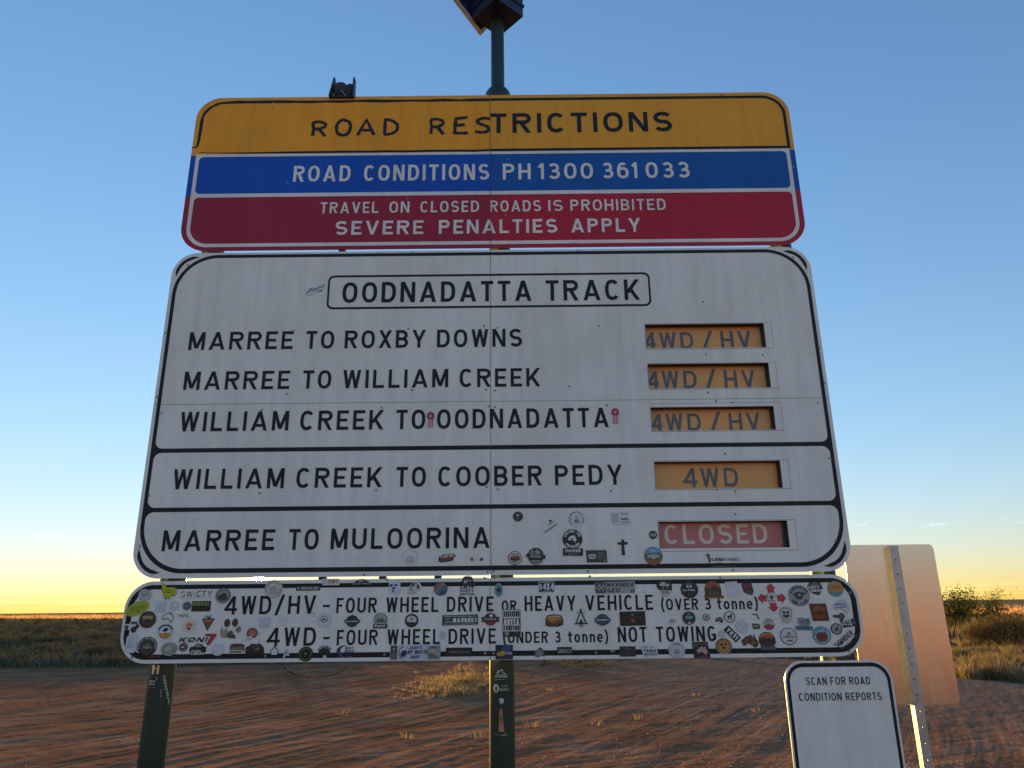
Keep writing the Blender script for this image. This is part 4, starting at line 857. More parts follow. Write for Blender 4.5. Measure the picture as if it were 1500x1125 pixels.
L_(674, 908, S().R(52.5, 15, '24413f', rot=1).T('WHERE THE BLOODY HELL IS', 46, 2, 'b7c4be', 0, 4.2, t=.2).T('MARREE?', 35, 6.2, 'd2d8d2', 7, -3.6, t=.28).R(10, 1.2, 'a9b8b2', -17, -2.8).R(7, 1.2, '8fa29c', -18, 1).X(scrib, 46, 1.2, 'a9b8b2', 0, -6, 1, 1, 6), 'dark green sticker reading MARREE?')
L_(718.4, 907, S().C(10.6, 'c2bcb8', ry=10.4).C(9.4, '8d1f2b').P([(-8, 3), (-5, 9), (-2, 5), (1, 9.4), (4, 5), (7, 8), (8, 2)], '2c2a2c').C(2.4, 'd8d4cc', 1, 5).P([(-14, -4), (-11.5, -1), (-14, 3), (-9, 3.4), (9, 3.4), (14, 3), (11.5, -1), (14, -4)], '1d1d1f').X(scrib, 18, 4, 'a9a5a0', 0, .2, 2, 1.5, 8), 'red round sticker with a black ribbon banner')
L_(749.4, 912.4, S().R(26, 40, '191a1c').R(24, 12.4, 'd2cfc9', 0, 13).T('STRAIGHT', 22.6, 8.6, '191a1c', 0, 9, t=.24).T('OUTTA', 22.6, 9, 'd2cfc9', 0, -3.2, t=.24).R(24, 9.6, 'd2cfc9', 0, -10 + 2.6).T('COMPTON', 22.6, 7.4, '191a1c', 0, -11, t=.24).C(3.4, '85827e', -7, -15.4).P([(2, -19), (4, -13), (11, -13), (12, -19)], '33312f'), 'black and white sticker reading STRAIGHT OUTTA COMPTON')
L_(812, 909, S().P([(-13, -7), (-13, 3), (-10, 8), (0, 9.5), (10, 8), (13, 2), (13, -6), (6, -9), (-8, -9)], '4c3a26').P([(-11, 1), (-9, 6.4), (0, 8), (9, 6.4), (11, 1)], 'a4803e').C(4, 'c4742c', -3, 1).C(3, 'b06a2c', 4, 2).R(20, 3, '6b5236', 0, -3).C(2.6, '2a2018', -7, -6).C(2.6, '2a2018', 7, -6).X(scrib, 16, 1.6, 'd8c796', 0, 6, 1, 1.2, 3), 'orange van cut-out sticker')
L_(851, 906, S().Ln([(-7.5, -8), (0, 12)], 1.8, BLK).Ln([(7.5, -8), (0, 12)], 1.8, BLK).Ln([(-10, -7.5), (10, -7.5)], 1.8, BLK).P([(-3.4, -7), (0, 0), (3.4, -7)], BLK).Ln([(-1.6, 14), (1, 10)], 1.4, BLK).Ln([(1.6, 14), (-1, 10)], 1.4, BLK).Ln([(-6, 10), (-4, 7.6)], 1.1, BLK).Ln([(6, 10), (4, 7.6)], 1.1, BLK).Ln([(-3, -10), (3, -10)], 1.3, BLK).Ln([(-1, -12.5), (1.4, -12.5)], 1.3, BLK), 'black line drawing of a tent, sticker')
L_(882.4, 908, S().P([(-12, 1), (-8, 4.5), (-6, 7), (0, 9), (6, 7), (8, 4.5), (12.5, 1), (10, -4), (5, -7), (0, -9), (-5, -7), (-10, -4)], '272c36').P([(-10.5, 1), (-6, 5.6), (0, 7.6), (6, 5.6), (10.8, 1), (8, -3.4), (0, -7.4), (-8, -3.4)], '414957').R(23, 4, '1f232b', 0, 0).X(scrib, 19, 2.5, 'c2c7cd', 0, 0, 1, 2.2, 7), 'blue grey badge sticker below the word HEAVY')
L_(926.6, 906, S().R(37.5, 21, '141112', rot=1).Ln([(-16, 1), (16, 1.4)], 1.1, '6f1d1f').X(aus, 3.6, 'a3542c', 0, -4).P([(-2, 5), (0, 7.4), (2, 5), (0, 4)], '8a8078').RG(5, .4, '4a1a1a', 0, 0), 'black sticker with a thin red line and orange map')
L_(648.4, 930, S().C(5, 'b3b7bb', ry=5.4), 'blank pale blue dot sticker after WHEEL')
L_(476, 954, S().TA('TRAVELIN OZ', 10.5, 3, '26221f', 95, 130, 0, -3).X(aus, 9, '1d1918', -.5, -1).P([(-2, -10), (3, -10), (2, -6), (-2, -6)], 'cfcbc4'), 'black map of Australia sticker reading TRAVELIN OZ')
L_(506, 954, S().P(arc(-1, 0, 12, 9, 75, 250, 14) + arc(2, 1, 9.6, 7.4, 240, 85, 14), '26304f').Ln([(-8, -6), (0, -9), (10, -8)], 1.5, '3c5a8c').T('WEST', 12, 3.6, '26304f', 5.5, 2.5, t=.2).T('BEACH', 13.5, 3.6, '26304f', 6, -1.8, t=.2).X(scrib, 7, 1, '3c5a8c', 4, -4.6, 1, 1, 2), 'blue crescent wave sticker reading West Beach')
L_(608.4, 955.6, S().R(73.5, 22, 'b6b9c4').R(9.5, 20.4, '2e3133', -31.4, 0).C(2.2, '8f8d88', -31.4, 5).P([(-35, -9), (-34, 1), (-29, 1), (-28, -9)], '5f6164').T("JAKE'S", 19, 4.6, '1d2030', 0, 4.6, t=.22, sh=.2).T('CARP MUSTER', 42, 5.6, '1d2030', 1, -2.4, t=.22, sh=.15).T('2025', 13, 4.6, '232a55', -.6, -8.8, t=.22, sh=.15).RG(9, 1, '3a3d44', -15, 0, 14, 100, 250).P([(-22, -3), (-19, 2), (-14, 3), (-12, -1), (-15, -6), (-20, -6)], '2c2f36').R(18, 19.6, '7d9490', 27, 0, 0, 2).P([(19, -9), (20, -3), (25, -1), (31, -2), (35, -9)], '5d6d6a').C(3.6, 'b58c7a', 26.4, 3, 4.2).P([(21.5, 5.6), (23.6, 8.8), (29.4, 8.8), (31.6, 5)], '57605a').P([(27, -2), (33, -6), (34, -3), (29, 0)], 'b58c7a'), "pale sticker reading JAKE'S CARP MUSTER 2025 with two small portraits")
L_(672.4, 955, S().R(38.5, 13, '121012').T('IRON STONE', 29, 2.9, '8f8a86', 0, -1.6, t=.14), 'black sticker reading IRON STONE')
L_(738.6, 955.2, S().R(25.5, 21.5, '1d1c3c').C(7, '33407a', 4, 6, 4).P([(-11, -4), (-10, -.5), (-6, .6), (-3, 2.4), (1, 1.4), (2, -2), (0, -5), (-9, -5.5)], 'a88a2c').R(9, 3.6, '9ca0b4', 7, -1.6).X(scrib, 8, 2.6, '2b2c50', 7, -1.6, 2, .7, 2).X(scrib, 16, 1.4, '5a5c8c', 0, -8.4, 1, 1, 3), 'dark purple sticker with a yellow car')
L_(790, 955.6, S().P([(-8, -5), (-7, 2), (-3, 4), (0, 7.6), (4, 6), (8, -1), (7.6, -6), (2, -5), (-2, -7.4)], '4a4b52').P([(-5, 0), (-1, 4), (4, 3), (5, -2), (-3, -2)], '777982').X(scrib, 11, 3, 'a3a4a9', 0, -3.5, 2, 1, 2), 'small grey mountain badge sticker')
L_(827, 953.4, S().R(22, 11.5, '151313').T('GRVLCO', 19, 5.6, 'b3afa8', 0, -2.8, t=.12, sh=.12), 'black sticker reading GRVLCO')
L_(897.4, 953.2, S().P([(-4, -1.5), (-2, 1.5), (2, 1.8), (4, 0), (1, -2)], '8c8a86'), 'tiny grey scrap sticker')
L_(919.4, 954.2, S().R(23.5, 15, '2c2526').RG(5, .8, '7d7673', 0, 0, 10, 55, 125), 'dark brown rectangular sticker')
L_(950.4, 953, S().P([(-12, 7), (4, 8.5), (11.5, 5.5), (13, -3), (12, -8), (-8, -9.4), (-9.5, -3)], 'bfc1c1').P([(-10, 6), (-5, 3), (0, 6), (6, 3.6), (8, 6)], '8c9090').T('YARRA', 18, 4.6, '1d1e1e', 1.6, -2.6, t=.26).T('REPTILES', 18.5, 3, '33383a', 2, -7, t=.24), 'pale cut-out sticker reading YARRA REPTILES')
L_(973, 861.7, S().P([(-11.5, 4), (-8.6, 10.6), (2, 12), (11.4, 8), (11, -3), (4, -12), (-4, -11.4), (-8.4, -2.6)], '1d1c1c').P([(-8.6, -2.4), (10.4, -3.4), (4, -11.4), (-4, -10.8)], 'c2bfb8').X(tree, 8, 'b9b6af', -1.6, 4).X(tree, 6, 'a9a69f', 5, 3).X(scrib, 10, 5, '2a2929', 1, -6, 3, 1.1, 6), 'black and white five sided badge sticker')
L_(1009.7, 863.4, S().C(12.9, '161918').X(front, 5.4, 'aab0ae', '161918', 0, 4).X(scrib, 19, 2.8, 'c3c9c6', 0, -1.2, 1, 2.4, 3).R(5, 5, '2c302f', 0, -8), 'black round sticker with a front-on truck')
L_(1044, 863.4, S().P([(-12, -9.5)] + arc(0, 0, 12, 12.6, 180, 0, 16) + [(12, -9.5)], '2f241a').P([(-10.8, 2)] + arc(0, 2, 10.8, 9.6, 180, 0, 14)[1:], '9c4a2a').P([(-11, 2.6), (-3, 1.6), (4, -1.4), (11, -3), (11, -9), (-11, -9)], '3d362c').R(28.5, 3.6, '7d4428', 1, -11).X(truck, 4, '2c241c', '14110e', 2, 3.4).X(scrib, 14, 3, '8a7a5a', 1, -6, 2, .9, 3), 'orange and brown arch shaped sticker')
L_(1072.3, 863, S().P([(-10, 10.6), (8, 11.4), (11, -9.6), (-5.4, -11.4)], 'c3c7cc'), 'blank white paper sticker peeling at an angle')
L_(1095, 862.4, S().P([(-8.6, 7), (-4, 9.4), (6, 8.6), (8.4, -3), (6, -9.4), (0, -8), (-6, -5), (-7.4, 0)], '2f2230').P([(-6, 6.4), (0, 8.4), (5.6, 6), (6, 0), (0, 2), (-5, 0)], '8c2b3c').C(2.2, '55303f', 1, 5).P([(-4.6, -3), (4, -1), (5, -8), (0, -6.6)], '435055'), 'purple and red jagged sticker')
AR = [(0, 7.2), (7.8, 0), (4.6, 0), (4.6, -6), (-4.6, -6), (-4.6, 0), (-7.8, 0)]
L_(1130, 876, S().P([(a, b + 14.4) for a, b in AR], 'b8322c').P([(a * 1.05 + 1.5, -b - 13.4) for a, b in AR], 'b42c34').P([(-b - 13.4, a) for a, b in AR], 'b42c34').P([(b + 14.4, a) for a, b in AR], 'b42c34').C(6.6, 'cfcac4', 0, 2).RG(6, .8, '4a4c4e', 0, 2.4, 18, -20, 200).P([(-4, 2), (0, 5), (4, 2), (0, -3)], '53575a').X(scrib, 12, 1.4, '3a3a3c', 0, -4, 1, 1.1, 2).X(scrib, 11, 1.2, 'a04440', 0, -6.4, 1, 1, 3), 'four red arrows around a small emblem sticker')
L_(1170.3, 872.3, S().C(15.6, '8f8f92').RG(15, .6, '6d6d70').TA('BUNDABERG', 12.4, 3.6, '26272a', 90, 150).TA('4WD CLUB', 12.4, 3.8, '26272a', -90, 120).P([(-9, 1), (-4, 5), (-.6, 4.4), (0, 8), (.8, 4.4), (5, 4.6), (11, 3), (5, 0), (3, -5.4), (-3, -5.4), (-5, -1)], '2a2b2e').C(2, '9a9a9c', 0, .6), 'large grey round four wheel drive club sticker')
L_(1193.9, 861.7, S().P([(-11, 4), (-6.4, 9), (-1, 10.6), (8, 8.6), (10.8, 1), (9, -4), (4, -10.4), (-4, -7.6), (-10.4, -2)], '1b1c1c').P([(-8, 6), (0, 8.8), (7, 6.8), (8, 3), (-8, 3.4)], '5d5f5f').T('DIRTY', 16, 4, 'd0d0cc', -2, -1, t=.24).T('TORQUE', 18, 3.8, 'd0d0cc', 1, -5.4, t=.24), 'black hexagonal sticker reading DIRTY TORQUE')
L_(1223.5, 862.4, S().C(11.7, '6a6a4e').C(10.8, 'b0804a').P(arc(0, 0, 10.8, 10.8, 205, 335, 12), '4a8790').R(18, 1, '8f6238', 0, 4).R(19, .9, '8f6238', 0, .4).X(scrib, 15, 4, '8a5a34', 0, 2.4, 2, 1, 4), 'round sticker with sandy top and teal sea')
L_(1199.7, 897, S().P([(-13.4, 13), (11.4, 13), (13.6, -12.4), (-10.6, -12.6)], '57261c').C(10, '7a3020').P(arc(0, 0, 9.4, 9.4, 0, 180, 14), '96432c').P([(-4, 2.6), (0, 4.6), (4.4, 2.4)], '2a1512').R(19.5, 4.4, '382a1a', .4, -.6), 'dark red square sticker with a setting sun')
L_(1231.4, 888.4, S().X(aus, 12, 'bfc1c8').X(ausline, 11, .5, '93969f').T('AUSTRALIA', 15, 2.6, '38405c', -.6, 2, t=.22).X(scrib, 17, 2, '444c66', 0, -.6, 1, 1.6, 7), 'pale grey map of Australia sticker')
L_(1150.8, 899.7, S().C(9.2, 'c6c4be').RG(8.4, .7, '55585a').P(arc(0, 0, 5.4, 5.4, 190, 350, 10), '25282a').C(2.2, '2d3032', -2.8, 2.6).C(2.2, '2d3032', 2.8, 2.6).SA(10.6, 2.1, '6a6a68', 90, 130).SA(11.6, 2.4, '6a6a68', -90, 80), 'white round sticker with a grinning face')
L_(1228.6, 902.7, S().P([(-9.4, 1), (-4, 2.4), (0, 1.6), (2, 5), (6, 4.6), (9, 0), (6, -4.4), (1, -3.4), (-3, -2), (-8, -1.4)], '3d2f38').C(3, '6b4453', 4, .6), 'small dark purple pistol shaped sticker')
L_(1177.4, 912.3, S().P([(-8.4, 7.6), (-2, 8), (3, 6), (8.6, 7), (9.4, 0), (6, -5), (-6, -5), (-9, 0)], '8b8490').C(4, '766a80', -2, 2).C(2, '4a4c58', 5, 4).P([(2, 5), (9, 3), (8, -3), (3, -2)], '6b7262').R(25, 6, '447086', -.6, -7.6, -3).X(scrib, 20, 2.8, '1f3946', -.8, -7.6, 1, 2.2, 7), 'grey creature sticker on a blue strip')
L_(1107.7, 903.2, S().Ln([(-5, 3.6), (1, 3), (3.6, -4)], 1.6, '3a302c'), 'thin brown boomerang sticker')
L_(1126.2, 914.4, S().C(8.6, 'b0a998').P(arc(0, 0, 8, 8, 190, 350, 12), '8e2a2c').P([(-5, -1), (-1, 2), (3, -.6), (2, -3)], '7d6a52').P(arc(0, 0, 8.4, 8.4, 40, 140, 8), '8a8672').X(scrib, 11, 2, '4a4434', 0, 3.2, 1, 1.3, 3), 'round sticker with a red lower half')
L_(1107.2, 917, S().P([(-6, 4), (5.6, 3), (6, -4), (-4, -5)], '3f4438').R(6, 3, '7a7f6a', 0, 0), 'small dark green square sticker')
L_(1068.5, 903.5, S().C(8.6, 'c9c7c1').RG(7.9, 1, '1d1e1f').X(dog, 4.8, '1d1e1f', 0, -.4), 'white round sticker with a black dog')
L_(1053.3, 908.5, S().X(aus, 6, '4d2a20').R(7, 1.3, 'a5785a', 0, 1.2), 'small brown map of Australia sticker')
L_(1034.5, 904.2, S().C(5.2, 'bdb9b2').RG(4.7, .9, '3a3836').R(6, 1, '4a4846', 0, 1.2, 30).R(6, 1, '4a4846', 0, -1.2, 30), 'tiny round sticker with diagonal strokes')
L_(1009, 905.2, S().C(10, '2d2632').RG(9.2, .6, '7a6d78').P([(-6, 1), (-2, 4), (0, 1.4), (4, 4), (6.4, 0), (2, -2), (-3, -1.4)], '6f9b98').C(2.4, '3f7a5a', 0, 5).R(4, 3, 'b3a9b0', 0, -7), 'dark purple round sticker with a pale green figure')
L_(983.6, 909.8, S().P([(-5, -3), (-3, 3), (1, 5), (3, 1), (6, 0), (4, -2), (0, -5)], 'bfbfbc').X(scrib, 7, 4, '3a4046', 2, .4, 2, 1.3, 2), 'tiny pale signature sticker')
L_(1086.7, 917.4, S().C(9.4, 'b7babb', ry=10).C(8.6, 'c0c3c3', .2, .2, 9.2), 'blank pale grey round sticker beside the tilted black one')
L_(1056.6, 928.3, S().C(5, 'b9bbba').RG(4.4, .5, 'a2a5a5'), 'small blank grey dot sticker near the final G')
L_(1072.3, 928.3, S().R(25, 10.4, '18202a').T('YETI', 19.6, 6.4, 'd3d2cd', 0, -3.2, t=.28), 'dark tilted sticker reading YETI', -48)
L_(1098.4, 940.2, S().X(aus, 12.6, '45301f').P([(-9, 0), (-3, 5), (0, 2), (-3, -2)], '8a4b2c').P([(2, 5), (6, 3), (9, -3), (4, -5), (1, 0)], '70563a').R(9, 2, '2a2a22', 0, 1), 'brown painted map of Australia sticker')
L_(1123.7, 939.4, S().C(12.4, '2a2023', 0, 1.6).P(arc(0, 1.6, 11.2, 11.2, 20, 160, 12), 'b2762a').P(arc(0, 1.6, 11.2, 8, 25, 155, 12), '9c5228').P([(-11.8, 4), (-4, 6), (3, 2), (12, 4.4), (12, -4), (-11, -4)], '2b2028').P([(-10, -4), (11, -4), (6, -10), (-6, -10)], '4a2330').P([(-11, -7.4), (-4, -5.4), (-2, -8), (2, -8), (4, -5.4), (11.4, -7), (11, -12.6), (-10, -12.6)], '40565a'), 'sunset sticker with a dark headland')
L_(1155.1, 932, S().C(12.9, 'c5c4be').RG(12, .9, '1f2326').X(lambda s: palm(s, 3.6, '2a2e30', 0, 5)).X(scrib, 9, 2.2, '2a2e30', 0, 1.8, 1, 1.6, 7).T('CONTRACTING', 18, 2.2, '2a2e30', 0, -2.2, t=.2).P([(-4.6, -7), (-2, -5), (1, -6), (4.6, -4), (5, -7.4)], '4a4e50'), 'white round contractor sticker with a thin black ring')
L_(1203.5, 930.6, S().C(13.3, '2b3f47').C(12.2, '77adb4').SA(10, 2.6, '1f3036', 110, 140).P([(-8, -6), (-8.6, 1), (-6, 3), (-4, 5), (-2, 3), (0, 6), (2, 3), (4, 5.4), (6, 2.6), (8, 3), (8.4, -4), (5, -9), (-4, -9.4)], '6c1f2a').Ln([(-6, -6), (0, -8), (6, -5)], .8, '93474f'), 'light blue round sticker with a red crab')
L_(1225, 921.2, S().C(8.4, '1d1f1f').C(6.8, '8f918e').P([(-3, 5), (-1.6, 0), (0, 1), (3, 4.6), (2, 0), (4.6, -3), (0, -2), (-4, -5), (-2, -1)], '1d1f1f'), 'grey round sticker with a black leaping animal')
L_(1242, 913, S().P([(-12, 6), (-7, 7), (-6, 4), (4, 5), (7, 7), (11, 6.4), (12.4, 0), (10, -4), (6, -4.6), (0, -5.4), (-8, -6.4), (-10, 0)], '222325').X(scrib, 14, 8, 'c9c8c3', -1.5, .5, 2, 3.2, 3).C(2, '55585a', 9, 1), 'black jagged sticker with pale block letters')
L_(1238, 936.5, S().T('S', 5.4, 7.6, '1d1c1b', -15.6, -2, t=.16).RG(3.6, 1.1, '1d1c1b', -9, 1.6).C(2.3, '2a2826', -8.6, 1).T('NDER', 20, 7.6, '1d1c1b', 5.6, -2, t=.15).X(scrib, 32, 1.2, '7d7c78', 1, -6, 1, 1.1, 3), 'clear sticker reading SONDER on a slant', 38)
L_(991.2, 952.4, S().C(12.3, 'b3b6b8').RG(10.8, .5, '8f9294').X(front, 5, '3d4144', 'aab0b2', 0, -2.4).SA(9.4, 2, '5a5d60', 90, 70), 'pale grey round sticker with a front-on wagon')
L_(1026.7, 952.4, S().P([(-12.6, 12), (10.6, 12.4), (13, -11.6), (-10.6, -12)], '1f1a1c').X(aus, 8, 'b58d84', 1.6, -1).X(scrib, 20, 2, '77706f', 0, 9, 1, 1.3, 2).X(scrib, 6, 4, '77706f', -8, 6, 2, 1, 5).R(13, 2.6, '6a2f33', 4.6, -9.6), 'black square sticker with a pink map of Australia')
L_(1060, 946.5, S().C(11.8, '33291f').C(10.4, '94703a').P([(-7, 2), (-3, 6), (3, 6), (7, 1), (4, -6), (-4, -6)], 'b2813a').C(2.4, '2a1f16', -3, 2, 1.8).C(2, '5a3a1c', 3, 3).P([(-4, -2), (0, 0), (4, -2.4), (0, -5)], '57391c').RG(11, .8, 'b5ac9c', 0, 0, 12, 200, 340).C(1.3, 'cfccc6', 9, -11.6), 'orange round sticker with a lion-like face')
L_(228, 961.5, S().Ln([(-8, -2), (-5, 2), (-4, -1), (-1, 2), (-2, -2)], 1.1, '8a3f4a').Ln([(1, -2), (3, 2), (4, -1), (7, 2), (6, -2)], 1.1, '8a3f4a'), 'dull red slanted letters sticker')
L_(261, 962, S().Ln([(-9, 0), (-5, .8), (-2, -.4)], .9, '4a4a48').X(scrib, 7, 4, '2a2a28', 4.5, .4, 2, 1.8, 4), 'small black scribbled sticker by the bottom border')

def T_(px, py, st, label, rot=0): sticker(trk, px, py, st, label, rot)
T_(758.6, 756.6, S().C(7.4, '2a2b2e').RG(6.4, .4, '6d7076').C(1.9, '9aa0a8', 0, 1.8).R(2.6, 1.6, '7d838b', 0, -2.4), 'small charcoal round sticker')
T_(807, 768.5, S().X(palm, 4.4, '3a3a38', -1, 5.5).Ln([(-5, -.6), (4, 3.6)], .8, '6a6866').T('OUR OWN LIFE', 22, 2.6, '55534f', .5, -6.5, 33, t=.16).Ln([(-7, -9), (8, .4)], .5, '77746f'), 'faded clear sticker with a palm and slanted words')
T_(844.4, 760.6, S().C(11.4, 'cbcac6').RG(10.6, 1.1, '2a2b2c', 0, 0, 16, 30, 150).RG(10.2, .7, '2a2b2c', 0, 0, 12, 150, 230).RG(10.2, .7, '2a2b2c', 0, 0, 12, -40, 20).X(front, 4.4, '2a2b2c', 'b5b4b0', .4, -3.4).Ln([(0, 0), (-1, 6)], .7, '77777a').Ln([(0, 0), (2.6, 5)], .7, '77777a'), 'white round sticker with a vehicle under a bare tree')
T_(909, 758.8, S().P([(-14.4, 8), (14, 9.4), (14.2, -10.4), (-12.6, -9)], 'c3c6c6').P([(-2.6, 8), (13.6, 8.8), (13.8, -9.6), (-2, -9)], 'd0d2d0').X(scrib, 9, 13, '53595c', -8, 0, 5, 1.2, 4).X(scrib, 11, 4, '6a7074', 6, 6, 2, 1, 6).R(11, 2.4, '37707c', 5.6, -1.6).X(scrib, 12, 2.6, '4a5054', 6, -6.4, 2, 1, 8), 'white collage sticker with a teal word')
T_(838.4, 789.5, S().C(14.7, '17191b').TA('EXPLORE THE', 11.6, 4, 'd3d1cc', 90, 150, t=.22).X(aus, 6.2, 'd3d1cc', 0, .2).R(6, 1.4, '44464a', 0, .2).TA('UNKNOWN', 11.4, 4, 'd3d1cc', -90, 115, t=.22).R(29, 10.6, '17191b', .2, -19, -1).T('FOREVERIN', 22, 4.2, 'c9c7c2', 0, -19.4, t=.22).X(scrib, 14, 1.2, '9a9894', 0, -22, 1, 1, 2), 'black round sticker reading EXPLORE THE UNKNOWN')
T_(754.4, 817.3, S().C(10.4, 'c4c1ba').RG(9.7, .8, '2d2b2a').X(scrib, 10, 2.8, '3a3836', 0, 5.6, 1, 2.2, 7).P([(-8, -.6), (-5, 2.6), (5, 2.8), (8, 0), (6, -2.4), (-6, -2.2)], '8a2c26').P([(-7.4, -1.6), (7.4, -1.6), (6, -3.8), (-6, -3.8)], '1f1d1d').Ln([(-2, -7), (0, -5.6), (2, -7)], .8, '3a3836').X(scrib, 8, .8, '3a3836', 0, -5, 1, .8, 2), 'white round sticker with a red car')
T_(784.7, 814.4, S().C(12.5, '26262a').RG(12, .7, 'b0aeaa').P([(-9, 2), (-5, 9), (-2, 6), (2, 10), (6, 6), (9, 1)], '9c9a96').P([(-6, 4), (-3, 7), (2, 4)], '2c2c30').P([(-14.6, -1), (-13, 4), (-8, 2.6), (8, 3), (12, 0), (14.6, 2), (14, -4), (8, -5), (-8, -4), (-12, -1)], '1d1d20').X(scrib, 16, 4, 'b5b3ae', 0, -.8, 2, 1.6, 7).P(arc(0, -3, 9, 7.6, 205, 335, 8), '85837f'), 'black round expedition badge sticker')
T_(873.8, 815, S().P([(-15.4, 9), (14.8, 9), (15.4, -8.8), (-14.4, -8.8)], '34352f').P([(-12.6, 0), (-10, 3.4), (-2, 3.4), (.2, .2), (-2, -3.6), (-10, -3.6)], 'b5b3a9').R(8, 1.6, '55564f', -6, 0).X(scrib, 9, 11, '8d8d80', 7.4, 1.4, 4, 1.2, 5).R(3.4, 2, '8d8d80', 12, -6), 'dark olive rectangular sticker')
T_(912.3, 801.6, S().P([(-1.8, 11.6), (2.6, 11.4), (2.2, 7.6), (7.4, 7.8), (7.2, 4), (2, 3.8), (2.8, -11.6), (-2, -11.6), (-2, 3.6), (-7, 3.8), (-7.8, 7.2), (-2, 7.4)], '1a1917'), 'black cross sticker')
T_(956.5, 783.5, S().C(6.2, '2f3b36').T('TLR', 8.4, 4.2, 'b5bdb4', 0, -2.1, t=.22), 'small dark green round sticker reading TLR')
T_(957, 814.5, S().C(13.6, '4a5a4a').P(arc(0, 0, 13, 13, 15, 165, 16), '5f8fb8').P([(-13, 2), (-6, 5), (2, 3.6), (8, 5.6), (13, 3), (13, -3), (-12.6, -3)], '53604a').P([(-9, 0), (-4, 2.6), (6, 2), (9, -1), (7, -4), (-7, -4)], 'a3a79b').P(arc(0, 0, 13, 13, 200, 340, 12), '8a5334').P([(-6, 8), (1, 9.6), (7, 7), (0, 6.4)], 'a9c3d6').C(1.8, '1f241f', -5, -4).C(1.8, '1f241f', 5, -4), 'round sticker of a red plain, scrub and blue sky')
T_(1059, 819, S().P([(-25, 7), (-21, 9), (-19, 3), (-16.6, 0), (-19, -5), (-22, -4), (-22, 1)], '7a5a3a').C(1.6, '4a3524', -20.6, 6).T('LONG', 17, 4.6, '1f1d1c', -7, -2.6, t=.24).T('RANGER', 20, 4.6, '55524f', 13.4, -2.6, t=.13).Ln([(-14, -6.4), (-6, -5.6), (4, -6.8), (14, -6)], .9, '4a4846').X(scrib, 32, 1.6, '6a6866', 0, -10.6, 1, 1.3, 5), 'sticker reading LONGRANGER with a small kangaroo')
T_(654.7, 817.3, S().P([(-12.4, -5), (-12, 1), (-7, 5), (10, 6.4), (12.6, 3), (9, -1), (10, -3), (4, -5), (-8, -6.4)], '262426').T('CAMPING', 20, 4.6, 'c3b7ab', 0, .4, 6, t=.2, sh=.2).P([(-8, -4.6), (-6, -1.4), (8, 0), (5, -3)], '8a3a26'), 'black script sticker with an orange swash')
T_(691.2, 819.2, S().C(2.5, '7a3d2c').C(1.2, 'a56a4f'), 'left of two tiny rust coloured dot stickers')
T_(705.3, 819.2, S().C(2.5, '4f362c').C(1.2, '7d5646'), 'right of two tiny rust coloured dot stickers')
T_(601, 816, S().RG(11, .7, 'b3aeab').C(6, 'b9b4b0', 0, -3, 5), 'ghostly pale ring sticker')
T_(462.5, 424.5, S().P([(-15, -7), (-6, -1), (4, 6), (12, 9), (13, 5), (10, 0), (3, -2), (-3, -7), (-10, -9)], 'c6c9cc').Ln([(-14, -6.5), (-11, -2), (-9, -3), (-6, .4), (-3, -2), (-1, 2), (2, 0), (5, 4), (8, 3), (12, 7)], 1.1, '2e3338').Ln([(-10, 0), (-5, 3)], .9, '2e3338').Ln([(4, -3), (10, -1)], .8, '2e3338'), 'white torn sticker with black handwriting left of the framed title')
def rosette(s):
    s.C(5.8, 'a8384e', 0, 5.6, 6).X(burst, '8d2238', 9, 5.2, 4, 0, 5.6).C(2.6, 'c65a6c', 0, 5.6).R(.9, 3.4, 'e0c8c8', 0, 5.6)
    for i in (-3, -1, 1, 3): s.P([(i - .6, .4), (i + .6, .4), (i * 1.05 + .6, -11), (i * 1.05 - .6, -11)], 'b3374c')
    for i in (-2, 0, 2): s.P([(i - .4, .2), (i + .4, .2), (i + .4, -10.4), (i - .4, -10.4)], 'dcc3c3')
T_(630.7, 615, S().X(rosette), 'pink red rosette sticker between TO and OODNADATTA')
T_(901.3, 609.5, S().X(rosette), 'pink red rosette sticker after OODNADATTA')

# on the posts: bent round the pole
def wrap(uc, yc=.072, r=.0412):
    def f(p):
        a = (p[0] * (yc - r + .002 + 2.5) / 2.5 - uc) / r; rr = r + (-p[1] - .0017) + .0006
        return (uc + rr * math.sin(a), yc - rr * math.cos(a), CAM_H + (p[2] - CAM_H) * (yc - r + 2.5) / 2.5)
    return f
w1, w2 = wrap(-1.156), wrap(-.0425)
def P_(post_, w, px, py, st, label): sticker(post_, px, py, st, label, 0, w)
P_(P1, w1, 228, 981, S().R(10.6, 13, 'b9b1ad').R(3, 3, '8a827f', 0, 2).X(scrib, 6, 3, '7d7774', 0, -3, 2, .8, 3), 'small white label at the top of the post')
P_(P1, w1, 222.5, 1000, S().R(15, 16, '10241b').Ln([(-7, 7), (7, 7.6), (7.4, 3)], .9, '9aa39c').X(scrib, 10, 9, '9aa39c', 0, 0, 2, 3.4, 7).Ln([(-7, -7.4), (6, -7)], .9, '7d8780'), 'dark green label with pale letters')
def graf(s):
    rr = random.Random(5); c = '9aa8a0'
    for i in range(9):
        x, y = -6 + i * 1.35, 20 - i * 4.6; s.Ln([(x, y), (x + rr.uniform(2, 4), y + rr.uniform(-1, 3)), (x + rr.uniform(0, 3), y - 4), (x + rr.uniform(3, 5), y - 5)], .7, c)
        s.Ln([(x + 2, y + 3), (x + 4.4, y + rr.uniform(-3, 0))], .6, c)
    s.Ln([(-5.6, 2), (-5, -10)], .6, c)
P_(P1, w1, 241, 1012, S().X(graf), 'white scratched scribble down the post')
